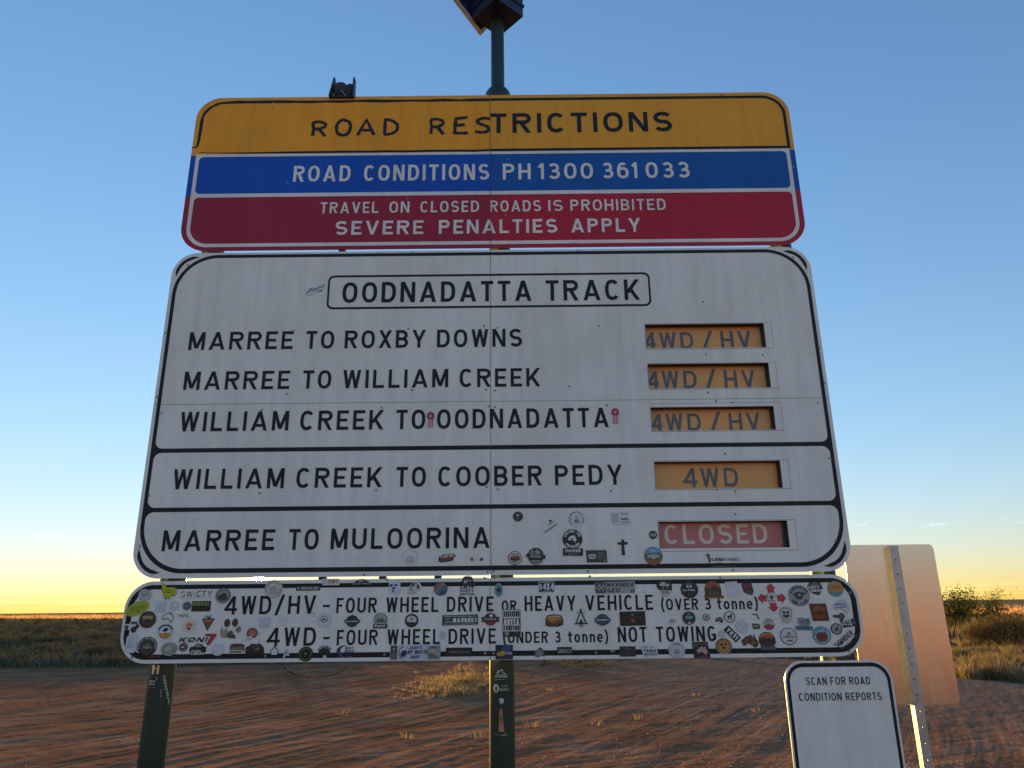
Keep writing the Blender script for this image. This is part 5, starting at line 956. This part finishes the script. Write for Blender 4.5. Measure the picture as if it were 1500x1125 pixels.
P_(P2, w2, 733.5, 986, S().X(mount, 7, 7, 'b5bbb7', 0, -.6).P([(-3, 2.4), (-.6, 4.6), (1, 2), (3.4, 4), (4.6, 1.8)], '1d2a26').X(scrib, 17, 2.2, 'a9b0ac', 1, -2.3, 1, 1.7, 7).T('ADVENTURES', 19, 2.4, 'b5bbb7', .6, -6.4, t=.22).X(scrib, 17, 1.2, '8f9793', 0, -9.4, 1, 1, 2), 'black sticker with white mountains reading ADVENTURES')
P_(P2, w2, 734, 1008.6, S().R(26, 14, '121313', rad=6.5).C(5, 'b0aca4', -7.6, .3, 6.4).P([(-9.6, -4), (-9, 1), (-7.6, 4), (-6, 1), (-5.4, -4)], '6b2f26').X(scrib, 10, 2, 'a9a7a2', 5.4, 4, 1, 1.6, 7).X(scrib, 13, 5, 'b3b1ac', 5.4, -1.2, 3, 1.1, 4), 'black pill shaped sticker with a cream oval')
P_(P2, w2, 734.5, 1026.4, S().P([(-3.6, 1.6), (-1.6, 4), (2, 3.8), (4, .6), (2.4, -4), (-2, -4.2), (-2.4, -.6)], 'aab5ae'), 'small white torn sticker')
P_(P2, w2, 733.6, 1059, S().P([(-1.8, 21), (2, 21), (5.4, -16), (-3.4, -16)], 'a97452').T('A', 3.4, 4.6, '1d1a17', .6, 5, t=.24).X(scrib, 3.4, 1.4, '1d1a17', .8, 2, 1, 1.6, 2).P([(-2.6, -13), (4.4, -12.4), (5.4, -16), (-3.4, -16)], '3a2a20').P([(-11, -15.6), (9, -16.4), (9, -18.4), (7, -18), (5, -19), (3, -18.4), (1.6, -20), (0, -18), (-6, -17.8)], '85776c'), 'orange brown tapered sticker like a traffic cone')

# ------------------------------------------------------------------ ground
def vnoise(x, y, seed=0):
    xi = np.floor(x).astype(np.int64); yi = np.floor(y).astype(np.int64); fx = x - xi; fy = y - yi
    fx = fx * fx * (3 - 2 * fx); fy = fy * fy * (3 - 2 * fy)
    def h(a, b):
        n = (a * 374761393 + b * 668265263 + seed * 974711) & 0xffffffff; n = ((n ^ (n >> 13)) * 1274126177) & 0xffffffff; n = (n ^ (n >> 16)) & 0xffff
        return n / 65535.0
    return (h(xi, yi) * (1 - fx) + h(xi + 1, yi) * fx) * (1 - fy) + (h(xi, yi + 1) * (1 - fx) + h(xi + 1, yi + 1) * fx) * fy
def fbm(x, y, seed=0, o=4, g=.5):
    r = 0; a = 1; t = 0
    for i in range(o): r = r + a * vnoise(x * 2 ** i, y * 2 ** i, seed + i * 17); t += a; a *= g
    return r / t
def sstep(a, b, x): t = np.clip((x - a) / (b - a), 0, 1); return t * t * (3 - 2 * t)
def zones(x, y):
    """0..1 weights: bare red dirt, scrubby verge"""
    r = np.hypot(x, y + CAM_D)
    edge = 21.5 + 5 * sstep(-6, 2, x) - 7.5 * sstep(6.5, 10.5, x) + 4 * (fbm(x * .16, y * .16, 5, 3) - .5)
    verge = sstep(-.8, 1.2, y - edge) * (y > 0) 
    return np.clip(verge, 0, 1)
def height(x, y):
    r = np.hypot(x, y + CAM_D)
    wx = x + 1.6 * (fbm(x * .09, y * .09, 91, 2) - .5) * 3; wy = y
    az = R_(27); c = wx * math.cos(az) - wy * math.sin(az); s = wx * math.sin(az) + wy * math.cos(az)
    az2 = R_(58); c2 = wx * math.cos(az2) - wy * math.sin(az2); s2 = wx * math.sin(az2) + wy * math.cos(az2)
    v = zones(x, y)
    patch = sstep(.38, .62, fbm(x * .13, y * .13, 71, 2))
    ruts = (fbm(c * 4.2, s * .07, 11, 5, .62) - .5) * .046 + (1 - np.abs(2 * fbm(c * 1.9 + 7, s * .035, 33, 3) - 1)) * .018
    ruts2 = (fbm(c2 * 4.0, s2 * .10, 57, 4, .6) - .5) * .018
    clod = (fbm(x * 8, y * 8, 23, 3, .65) - .5) * .008 + (fbm(x * 1.0, y * 1.0, 29, 3) - .5) * .02
    near = np.exp(-(r / 45) ** 2)
    h = (ruts * (.35 + .7 * patch) + ruts2 * (1 - .7 * patch)) * near * (1 - .75 * v) * (1 - .5 * sstep(1.5, 7, x)) + clod * near
    h = h + v * ((fbm(x * .5, y * .5, 41, 4) - .4) * .16) * np.exp(-(r / 160) ** 2)
    h = h + (fbm(x * .012, y * .012, 13, 4) - .5) * .5 * sstep(60, 500, r)
    h = h + 15 * sstep(1500, 2600, r) * sstep(.05, .55, (x / np.maximum(r, 1))) * (.55 + .5 * fbm(x * .0012, y * .0012, 3, 3)) * (y > 0)
    h = h + 2 * sstep(2500, 4000, r) * fbm(x * .0006, y * .0006, 8, 3)
    bk_ = sstep(-8, -14, y)      # unseen banks added behind the viewer, so sunlit slopes warm the sign back
    h = h + bk_ * 2.7 * np.abs(np.sin(y * .16 + 2.2 * fbm(x * .05, y * .05, 77, 2))) ** 2 * np.exp(-(r / 120) ** 2) * sstep(4.5, 9, np.abs(x + .34 * y * 0 + 0))
    return h - .02
GRID = {}
def look(k, x, y):
    r = math.hypot(x, y + CAM_D); a = math.atan2(x, y + CAM_D)
    if a < GRID['th'][0]: a += 2 * PI
    i = min(max(bisect.bisect_right(GRID['rr'], r) - 1, 0), len(GRID['rr']) - 2); j = min(max(bisect.bisect_right(GRID['th'], a) - 1, 0), len(GRID['th']) - 2)
    u = (r - GRID['rr'][i]) / (GRID['rr'][i + 1] - GRID['rr'][i]); w = (a - GRID['th'][j]) / (GRID['th'][j + 1] - GRID['th'][j]); g = GRID[k]
    return float((g[i, j] * (1 - w) + g[i, j + 1] * w) * (1 - u) + (g[i + 1, j] * (1 - w) + g[i + 1, j + 1] * w) * u)
def hz(x, y): return look('z', x, y)
def zone1(x, y): return look('v', x, y)
def make_ground():
    th = np.concatenate([np.arange(-40, 40, .085), np.arange(40, 320, 2.0)]); th = np.radians(th)
    rr = [.4, 1.2, 2.4, 4, 5.5, 7]; r = 7.6
    while r < 70: rr.append(r); r += max(.028, r * r * .00046)
    while r < 6500: rr.append(r); r *= 1.045
    rr = np.array(rr); nr, ntn = len(rr), len(th)
    Rg, Tg = np.meshgrid(rr, th, indexing='ij'); x = Rg * np.sin(Tg); y = -CAM_D + Rg * np.cos(Tg); z = height(x, y)
    GRID.update(rr=list(rr), th=list(th), z=z, v=zones(x, y))
    co = np.stack([x, y, z], -1).reshape(-1, 3); co = np.vstack([[0, -CAM_D, -.02], co]).astype(np.float32)
    i = np.arange(nr - 1)[:, None]; j = np.arange(ntn)[None, :]; j2 = (j + 1) % ntn
    a = 1 + i * ntn + j; b = 1 + i * ntn + j2; c = 1 + (i + 1) * ntn + j2; d = 1 + (i + 1) * ntn + j
    quads = np.stack([a + 0 * j, d + 0 * j, c + 0 * j, b + 0 * j], -1).reshape(-1, 4)
    jj = np.arange(ntn); tris = np.stack([np.zeros(ntn, int), 1 + jj, 1 + (jj + 1) % ntn], -1)
    me = bpy.data.meshes.new('ground'); nv, nq, ntr = len(co), len(quads), len(tris)
    me.vertices.add(nv); me.vertices.foreach_set('co', co.ravel()); me.loops.add(nq * 4 + ntr * 3); me.polygons.add(nq + ntr)
    me.loops.foreach_set('vertex_index', np.concatenate([quads.ravel(), tris.ravel()]).astype(np.int32))
    me.polygons.foreach_set('loop_start', np.concatenate([np.arange(nq) * 4, nq * 4 + np.arange(ntr) * 3]).astype(np.int32))
    me.polygons.foreach_set('use_smooth', np.ones(nq + ntr, bool)); me.update(calc_edges=True); me.validate()
    x, y = co[:, 0], co[:, 1]; v = zones(x, y); rad = np.hypot(x, y + CAM_D)
    col = np.ones((nv, 4), np.float32); col[:, 0] = v; col[:, 1] = sstep(90, 320, rad) * (y > 0) + sstep(-8, -15, y); col[:, 2] = sstep(.5, 5, x) * sstep(4, 14, y) * (1 - v)  # unseen ground behind the viewer coloured paler to brighten the sign back
    at = me.color_attributes.new('zone', 'FLOAT_COLOR', 'POINT'); at.data.foreach_set('color', col.ravel())
    o = bpy.data.objects.new('ground', me); COL.objects.link(o); o['kind'] = 'structure'; o['label'] = 'bare red dirt with tyre ruts running out to a flat dry plain'
    m_, n, l, b = mat('ground'); me.materials.append(m_)
    va = n.new('ShaderNodeVertexColor'); va.layer_name = 'zone'; sx = n.new('ShaderNodeSeparateColor'); l.new(va.outputs['Color'], sx.inputs[0])
    def mix(f, a, b_):
        q = n.new('ShaderNodeMix'); q.data_type = 'RGBA'; 
        (l.new(f, q.inputs[0]) if not isinstance(f, float) else setattr(q.inputs[0], 'default_value', f)); l.new(a, q.inputs[6]); l.new(b_, q.inputs[7]); return q.outputs[2]
    n1 = noise(n, l, .8, 6, .65); dirt = ramp(n, l, n1.outputs['Fac'], [(.28, (.18, .084, .045)), (.5, (.26, .13, .07)), (.72, (.35, .20, .12))])
    n2 = noise(n, l, 9, 5, .7); grv = ramp(n, l, n2.outputs['Fac'], [(.3, (.14, .09, .062)), (.55, (.23, .157, .112)), (.72, (.34, .25, .19))])
    n3 = noise(n, l, 1.3, 5, .7); ver = ramp(n, l, n3.outputs['Fac'], [(.3, (.04, .032, .02)), (.5, (.075, .055, .035)), (.7, (.12, .085, .045))])
    n4 = noise(n, l, .05, 5, .7, mapping=(1, 3, 1)); far = ramp(n, l, n4.outputs['Fac'], [(.32, (.20, .12, .06)), (.5, (.38, .23, .11)), (.68, (.50, .31, .15))])
    c_ = mix(sx.outputs['Blue'], dirt.outputs['Color'], grv.outputs['Color']); c_ = mix(sx.outputs['Red'], c_, ver.outputs['Color']); c_ = mix(sx.outputs['Green'], c_, far.outputs['Color'])
    l.new(c_, b.inputs['Base Color']); b.inputs['Roughness'].default_value = 1.0; b.inputs['Specular IOR Level'].default_value = 0.0
    g_ = n.new('ShaderNodeNewGeometry'); mp = n.new('ShaderNodeMapping'); mp.vector_type = 'TEXTURE'; mp.inputs['Rotation'].default_value = (0, 0, R_(-27)); mp.inputs['Scale'].default_value = (1, 14, 1); l.new(g_.outputs['Position'], mp.inputs['Vector'])
    st_ = noise(n, l, 5, 6, .7, mp.outputs['Vector']); sr_ = ramp(n, l, st_.outputs['Fac'], [(.32, (.74, .73, .73)), (.52, (1, 1, 1)), (.7, (1.35, 1.3, 1.25))])
    mq = n.new('ShaderNodeMix'); mq.data_type = 'RGBA'; mq.blend_type = 'MULTIPLY'; mq.inputs[0].default_value = .85; l.new(c_, mq.inputs[6]); l.new(sr_.outputs['Color'], mq.inputs[7]); l.new(mq.outputs[2], b.inputs['Base Color'])
    bs_ = bump(n, l, st_.outputs['Fac'], .35, .04, None)
    b0 = bump(n, l, noise(n, l, 14, 6, .75).outputs['Fac'], .5, .02, None, bs_); bump(n, l, noise(n, l, 70, 3, .6).outputs['Fac'], .6, .006, b, b0)
    return o
make_ground()

# ---- loose stones and clods
def scatter_stones():
    rnd = np.random.default_rng(5); mb_v = []; mb_f = []; cols = []
    ico = [(0, 0, 1), (.9, 0, .1), (.28, .85, .15), (-.72, .53, .05), (-.72, -.53, .12), (.28, -.85, .1)]
    fs = [(0, 1, 2), (0, 2, 3), (0, 3, 4), (0, 4, 5), (0, 5, 1)]
    for k in range(9000):
        px = rnd.uniform(-30, 1530); py = 960 + 170 * rnd.random() ** .8
        x, y = GP(px, py)
        if px < 760 and rnd.random() < .8: continue
        s = .005 + .017 * rnd.random() ** 5; z = hz_fast(x, y); b = len(mb_v); a = rnd.uniform(0, 6.28); c0, s0 = math.cos(a), math.sin(a)
        for (p, q, r) in ico:
            p *= rnd.uniform(.7, 1.3); q *= rnd.uniform(.7, 1.3); mb_v.append((x + (p * c0 - q * s0) * s, y + (p * s0 + q * c0) * s, z - .1 * s + r * s * .75))
        mb_f += [tuple(b + i for i in f) for f in fs]; g = rnd.uniform(.5, 1.0); cols += [(g, g * rnd.uniform(.62, .95), g * rnd.uniform(.45, .85), 1)] * 5
    mb = MB(); mb.v = [Vector(v) for v in mb_v]; mb.f = mb_f; mb.mi = [0] * len(mb_f); mb.c = cols; mb.sm = [False] * len(mb_f)
    m_, n, l, b = mat('stone'); a = n.new('ShaderNodeVertexColor'); a.layer_name = 'print'; mm = n.new('ShaderNodeMix'); mm.data_type = 'RGBA'; mm.blend_type = 'MULTIPLY'; mm.inputs[0].default_value = 1
    l.new(a.outputs['Color'], mm.inputs[6]); mm.inputs[7].default_value = (.34, .25, .19, 1); l.new(mm.outputs[2], b.inputs['Base Color']); b.inputs['Roughness'].default_value = .75
    tag(mb.build('gravel', m_), 'scattered pale pebbles over the red dirt', None, None, 'stuff')
_gx = None
def hz_fast(x, y): return hz(x, y)
scatter_stones()

# ---- grass and scrub
def tuft(mb, x, y, z, h, rad, n, rnd, wid=.006, lean=.5, cr=(.7, 1.15)):
    for _ in range(n):
        a = rnd.uniform(0, 6.283); d = rad * math.sqrt(rnd.random()) * .6; bx, by = x + d * math.cos(a), y + d * math.sin(a)
        a2 = a + rnd.gauss(0, .6); ln = h * rnd.uniform(.5, 1.1); le = lean * rnd.uniform(.2, 1.2) * ln; w = wid * rnd.uniform(.7, 1.4)
        t = Vector((bx + math.cos(a2) * le, by + math.sin(a2) * le, z + ln)); mdl = Vector((bx + math.cos(a2) * le * .35, by + math.sin(a2) * le * .35, z + ln * .6))
        q = rnd.uniform(0, 3.14); o = Vector((math.cos(q) * w, math.sin(q) * w, 0)); p = Vector((bx, by, z - .02)); g = rnd.uniform(*cr); c = (g, g * rnd.uniform(.93, 1.03), g * rnd.uniform(.85, 1.05), 1)
        mb.face([p - o, p + o, mdl + o * .7, mdl - o * .7], 0, c); mb.face([mdl - o * .7, mdl + o * .7, t], 0, c)
def twigball(mb, x, y, z, r, h, n, rnd, ls=.03, cr=(.6, 1.2), up=.5):
    """low bush: leaf flakes and twigs spread through a ragged dome made of several clumps"""
    cl = [(rnd.uniform(-.6, .6) * r, rnd.uniform(-.6, .6) * r, rnd.uniform(.3, .8) * h, rnd.uniform(.35, .6)) for _ in range(7)]
    for _ in range(n):
        cx_, cy_, cz_, k = rnd.choice(cl); u, v = rnd.gauss(0, .42), rnd.gauss(0, .42); ww = rnd.gauss(0, .36)
        p = Vector((x + cx_ + u * r * k, y + cy_ + v * r * k, z + max(.02, cz_ + ww * h * k)))
        d = Vector((rnd.gauss(0, 1), rnd.gauss(0, 1), rnd.gauss(up, .8))).normalized(); e = d.cross(Vector((rnd.gauss(0, 1), rnd.gauss(0, 1), rnd.gauss(0, 1)))).normalized()
        s = ls * rnd.uniform(.5, 1.4); g = rnd.uniform(*cr); mb.face([p, p + d * s + e * s * .3, p + d * s * 2, p + d * s - e * s * .3], 0, (g, g * rnd.uniform(.95, 1.05), g * rnd.uniform(.85, 1.1), 1))
rnd = random.Random(11)
# ground cover: dry grass of the plain and verge (one uncountable sheet of tufts)
mb = MB()
def cover(n, fx, h, wid, nb, cr=(.7, 1.15)):
    for _ in range(n):
        x, y = fx(); 
        if zone1(x, y) < .35 + .5 * rnd.random() and y < 40: continue
        tuft(mb, x, y, hz(x, y), h * rnd.uniform(.4, 1.3), h * .5, nb, rnd, wid, .55, cr)
def band(px0, px1, py0, py1):
    def f():
        return GP(rnd.uniform(px0, px1), rnd.uniform(py0, py1))
    return f
cover(1500, band(1330, 1560, 928, 1000), .22, .006, 12)
cover(900, band(1330, 1560, 905, 935), .35, .012, 9)
cover(900, band(380, 1330, 925, 975), .2, .007, 9)
cover(1400, band(-60, 1560, 894, 905), .45, .03, 6)

tag(mb.build('dry_grass', M_DRY), 'sparse dry golden grass covering the verge and the far plain', None, None, 'stuff')
mb = MB()
cover(3200, band(-60, 300, 900.2, 906.5), .55, .11, 4, (.85, 1.3))
cover(1500, band(1330, 1560, 885.5, 900), .55, .10, 4, (.85, 1.3))
tag(mb.build('plain_grass', M_PALE), 'pale sunlit grass far out on the plain under the horizon', None, None, 'stuff')
# the golden patch low in the middle
mb = MB()
for _ in range(420):
    t = rnd.gauss(0, 1); px = 668 + 34 * t; py = 1002 - (px - 668) * .11 + rnd.gauss(0, 8)
    if not (560 < px < 775 and 972 < py < 1024): continue
    x, y = GP(px, py); k = math.exp(-(t * t) / 2.2); tuft(mb, x, y, hz(x, y), (.04 + .10 * k) * rnd.uniform(.6, 1.2), .12, 13, rnd, .0045, .8, (.8, 1.3))
tag(mb.build('grass_patch', M_DRY, None, (-.9, 15.5, 0)), 'golden patch of low dry grass on the dirt left of the middle post', 'grass')
mb = MB()
for _ in range(60):
    px, py = rnd.gauss(850, 30), rnd.gauss(972, 4); x, y = GP(px, py); tuft(mb, x, y, hz(x, y), .12 * rnd.uniform(.6, 1.2), .1, 14, rnd, .006, .7, (.7, 1.2))
M_GR2 = m_leaf('greenish grass', (.06, .07, .025), (.12, .12, .05), .4)
tag(mb.build('grass_patch', M_GR2, None, (2, 21, 0)), 'small greenish patch of grass right of the middle post, under the legend board', 'grass')
# dense low scrub cover left of the boards
mb = MB()
for _ in range(2600):
    px, py = rnd.uniform(-60, 275), 907.5 + 71 * rnd.random() ** 1.1; x, y = GP(px, py)
    if zone1(x, y) < .3 + .4 * rnd.random(): continue
    d = math.hypot(x, y); tuft(mb, x, y, hz(x, y), .3 * rnd.uniform(.5, 1.2), .35, 9, rnd, .006 + d * .00022, .6, (.7, 1.4))
tag(mb.build('scrub_cover', M_SCRUB), 'dense dark low scrub covering the ground left of the boards', None, None, 'stuff')
# single seedlings on the dirt
for px, py, lab in ((805, 1010, 'two thin dry sprigs right of the middle post'), (1022, 1018, 'single dry sprig on the dirt left of the scan sign'), (872, 1060, 'flat dry weed on the dirt between middle post and scan sign'), (700, 1078, 'pale dry weed at the left foot of the middle post'),
    (935, 1052, 'flat dry weed on the dirt, nearer and right of the other flat one'), (780, 1063, 'small dry weed on the dirt close beside the right side of the middle post'), (596, 1079, 'small dry weed on the open dirt between left and middle posts'), (1105, 1040, 'tiny dry weed on the gravel just left of the scan sign'), (500, 1046, 'tiny dry weed on the dirt left of the golden grass patch')):
    mb = MB(); x, y = GP(px, py); tuft(mb, x, y, hz(x, y), .10, .16, 16, rnd, .004, 1.1, (.8, 1.2)); tag(mb.build('weed', M_DRY, None, (x, y, 0)), lab, 'weed')

# ---- left verge: dark scrub bushes, each its own thing
protos = []
for k in range(4):
    mb = MB(); twigball(mb, 0, 0, 0, .55, .5, 900, rnd, .035); tuft(mb, 0, 0, 0, .35, .5, 40, rnd, .008, .6, (.8, 1.3)); protos.append(mb)
pm = []
for k, mb in enumerate(protos):
    o = mb.build('saltbush', M_SCRUB, None, (0, 0, 0)); pm.append(o)
used = set(); cnt = 0
def bush(px, py, sc, label, group, k=None):
    x, y = GP(px, py); k = rnd.randrange(4) if k is None else k
    o = pm[k] if k not in used else pm[k].copy()
    if k in used: COL.objects.link(o)
    used.add(k); o.location = (x, y, hz(x, y) - .03); o.rotation_euler = (0, 0, rnd.uniform(0, 6.28)); s = sc * rnd.uniform(.8, 1.2); o.scale = (s * 1.25, s * 1.25, s)
    tag(o, label, 'bush', group)
for i in range(165):
    f = rnd.random(); py = 908.5 + 67 * f ** 1.25; px = rnd.uniform(-70, 262)
    bush(px, py, .55 + .8 * (1 - f) , 'low dark saltbush in the dense scrub left of the boards', 'saltbushes in the scrub left of the boards')
for i in range(75):
    py = rnd.uniform(922, 962); px = rnd.uniform(240, 735); bush(px, py, rnd.uniform(.7, 1.25) * (.4 if 470 < px < 650 else 1), 'saltbush standing on the verge hidden behind the left half of the boards', 'saltbushes behind the boards')
for i in range(50):
    py = rnd.uniform(915, 955); px = rnd.uniform(735, 1330); bush(px, py, rnd.uniform(.5, .95), 'saltbush standing on the verge hidden behind the right half of the boards', 'saltbushes behind the right half of the boards')
# ---- the right verge: tussocks, the round bush, two small trees
tus = []
for k in range(3):
    mb = MB(); tuft(mb, 0, 0, 0, .42, .34, 260, rnd, .006, .75, (.75, 1.25)); tuft(mb, 0, 0, 0, .2, .42, 120, rnd, .007, 1.0, (.6, 1.0)); tus.append(mb.build('grass_tussock', M_DRY, None, (0, 0, 0)))
for i, (px, py, s, lab) in enumerate(((1408, 990, .8, 'dry grass tussock nearest the bare sign back, at the verge edge'), (1432, 993, 1.15, 'large pale dry tussock at the verge edge in the right corner'), (1470, 994, 1.25, 'largest dry tussock at the verge edge, below the round bush'), (1499, 998, .9, 'dry tussock cut by the right edge of the photo'),
    (1420, 975, .8, None), (1452, 972, .8, None), (1486, 968, .9, None), (1405, 962, .9, None), (1440, 957, .8, None), (1478, 955, .8, None), (1415, 948, .9, None), (1502, 975, .8, None), (1395, 980, .7, None))):
    x, y = GP(px, py); o = tus[i] if i < 3 else tus[i % 3].copy()
    if i >= 3: COL.objects.link(o)
    o.location = (x, y, hz(x, y) - .02); o.rotation_euler = (0, 0, rnd.uniform(0, 6)); o.scale = (s * 1.1, s * 1.1, s)
    tag(o, lab or 'smaller dry tussock among the grass right of the sign back', 'grass', 'dry tussocks on the right verge')
x, y = GP(1478, 948)
bb = empty('round_bush', (x, y, 0), 'large dome shaped olive brown bush at the right edge', 'bush')
mb = MB(); z0 = hz(x, y)
for _ in range(9000):      # upright broom-like twigs filling a dome
    a = rnd.uniform(0, 6.283); d = math.sqrt(rnd.random()); lx, ly = d * math.cos(a) * 1.75, d * math.sin(a) * 1.2; top_ = 1.32 * math.sqrt(max(0.02, 1 - (d * .93) ** 2)) * (.82 + .3 * vnoise(np.array([a * 2.0 + d]), np.array([d * 4.0]), 3)[0])
    zz = top_ * rnd.random() ** .45; p = Vector((x + lx * (.8 + .2 * zz / 1.3), y + ly, z0 + zz * .86)); dr = Vector((lx * .22 + rnd.gauss(0, .14), ly * .22 + rnd.gauss(0, .14), 1)).normalized(); e = dr.cross(Vector((rnd.gauss(0, 1), rnd.gauss(0, 1), 0)).normalized()).normalized()
    s = rnd.uniform(.07, .17); w = rnd.uniform(.006, .014); g = rnd.uniform(.5, 1.25); mb.face([p - e * w, p + e * w, p + dr * s], 0, (g, g, g * rnd.uniform(.85, 1.05), 1))
mb.build('foliage', M_BUSH, bb)
mb = MB()
for i in range(22):
    a = rnd.uniform(0, 6.28); d = rnd.uniform(.2, 1.0); mb.tube([(x + .2 * math.cos(a), y + .2 * math.sin(a), z0 - .05), (x + d * math.cos(a), y + d * math.sin(a) * .7, z0 + rnd.uniform(.5, .9))], [.02, .006], 5)
mb.build('stem', M_BARK, bb)
def small_tree(px, py, H, W_, label, seed, dens=1.0, holes=.25):
    rr = random.Random(seed); x, y = GP(px, py); z0 = hz(x, y); e = empty('small_tree', (x, y, z0), label, 'tree')
    mb = MB(); tips = []
    for b in range(3):
        a = rr.uniform(0, 6.28); p0 = Vector((x, y, z0 - .1)); p1 = p0 + Vector((math.cos(a) * .12 * H, math.sin(a) * .12 * H, H * .35)); mb.tube([p0, p0.lerp(p1, .5) + Vector((.03, 0, .02)), p1], [.035 * H / 2.5, .03 * H / 2.5, .022 * H / 2.5], 7)
        for c in range(4):
            a2 = rr.uniform(0, 6.28); q = p1 + Vector((math.cos(a2) * W_ * rr.uniform(.15, .42), math.sin(a2) * W_ * rr.uniform(.15, .42), H * rr.uniform(.12, .56))); mb.tube([p1, p1.lerp(q, .5) + Vector((0, 0, .06 * H)), q], [.018, .012, .005], 5); tips += [q, p1.lerp(q, .65)]
    mb.build('trunk', M_BARK, e); mb = MB()
    for t in tips:
        if rr.random() < holes * .5: continue
        cr = W_ * rr.uniform(.10, .2); g0 = rr.uniform(.65, 1.2)
        for _ in range(int(170 * dens)):
            p = t + Vector((rr.gauss(0, cr * .55), rr.gauss(0, cr * .55), rr.gauss(0, cr * .42)))
            if p.z < z0 + .1: continue
            d = Vector((rr.gauss(0, 1), rr.gauss(0, 1), rr.gauss(-.2, .9))).normalized(); ee = d.cross(Vector((rr.gauss(0, 1), rr.gauss(0, 1), rr.gauss(0, 1)))).normalized(); s = rr.uniform(.03, .07) * H / 2.6
            g = g0 * rr.uniform(.75, 1.25); mb.face([p, p + d * s + ee * s * .38, p + d * s * 2, p + d * s - ee * s * .38], 0, (g, g, g * .9, 1))
    mb.build('crown', M_GREEN, e)
small_tree(1394, 937, 2.55, 2.2, 'open crowned small tree beside the bare sign back', 3, 1.2, .2)
small_tree(1441, 924, 2.5, 3.6, 'wider bushy small tree behind the round bush', 8, 1.5, .1)
small_tree(1395, 925, 1.2, 2.6, 'low scrubby thicket tree under the open crowned one', 5, 1.2, .1)
small_tree(50, 917, 1.2, 3.0, 'rounded bush standing above the scrub on the left skyline', 21, 1.4, 0)
# ---- rusty orange box far out on the right
x, y = GP(1467, 897.0); rb = empty('shipping_container', (x, y, hz(x, y)), 'small bright orange red box standing far out on the right plain', 'container')
Mr = Matrix.Translation((x, y, hz(x, y))) @ Matrix.Rotation(R_(-20), 4, 'Z') @ Matrix.Scale(.62, 4)
mb = MB(); mb.box(-1.55, 1.55, -.6, .6, .08, 1.18, 0, None, Mr)
for i in range(15): mb.box(-1.5 + i * .21, -1.41 + i * .21, -.64, -.601, .16, 1.1, 0, None, Mr)
mb.build('body', M_CONT, rb)
mb = MB()
for sx_ in (-1.5, 1.42):
    for sy_ in (-.58, .5): mb.box(sx_, sx_ + .08, sy_, sy_ + .08, -.1, .079, 0, None, Mr)
mb.build('foot', M_BARK, rb)
mb = MB(); mb.box(-1.58, 1.58, -.63, .63, 1.181, 1.24, 0, None, Mr); mb.build('roof', M_CONT, rb)
for o in bpy.data.objects:
    if '_o' in o: del o['_o']
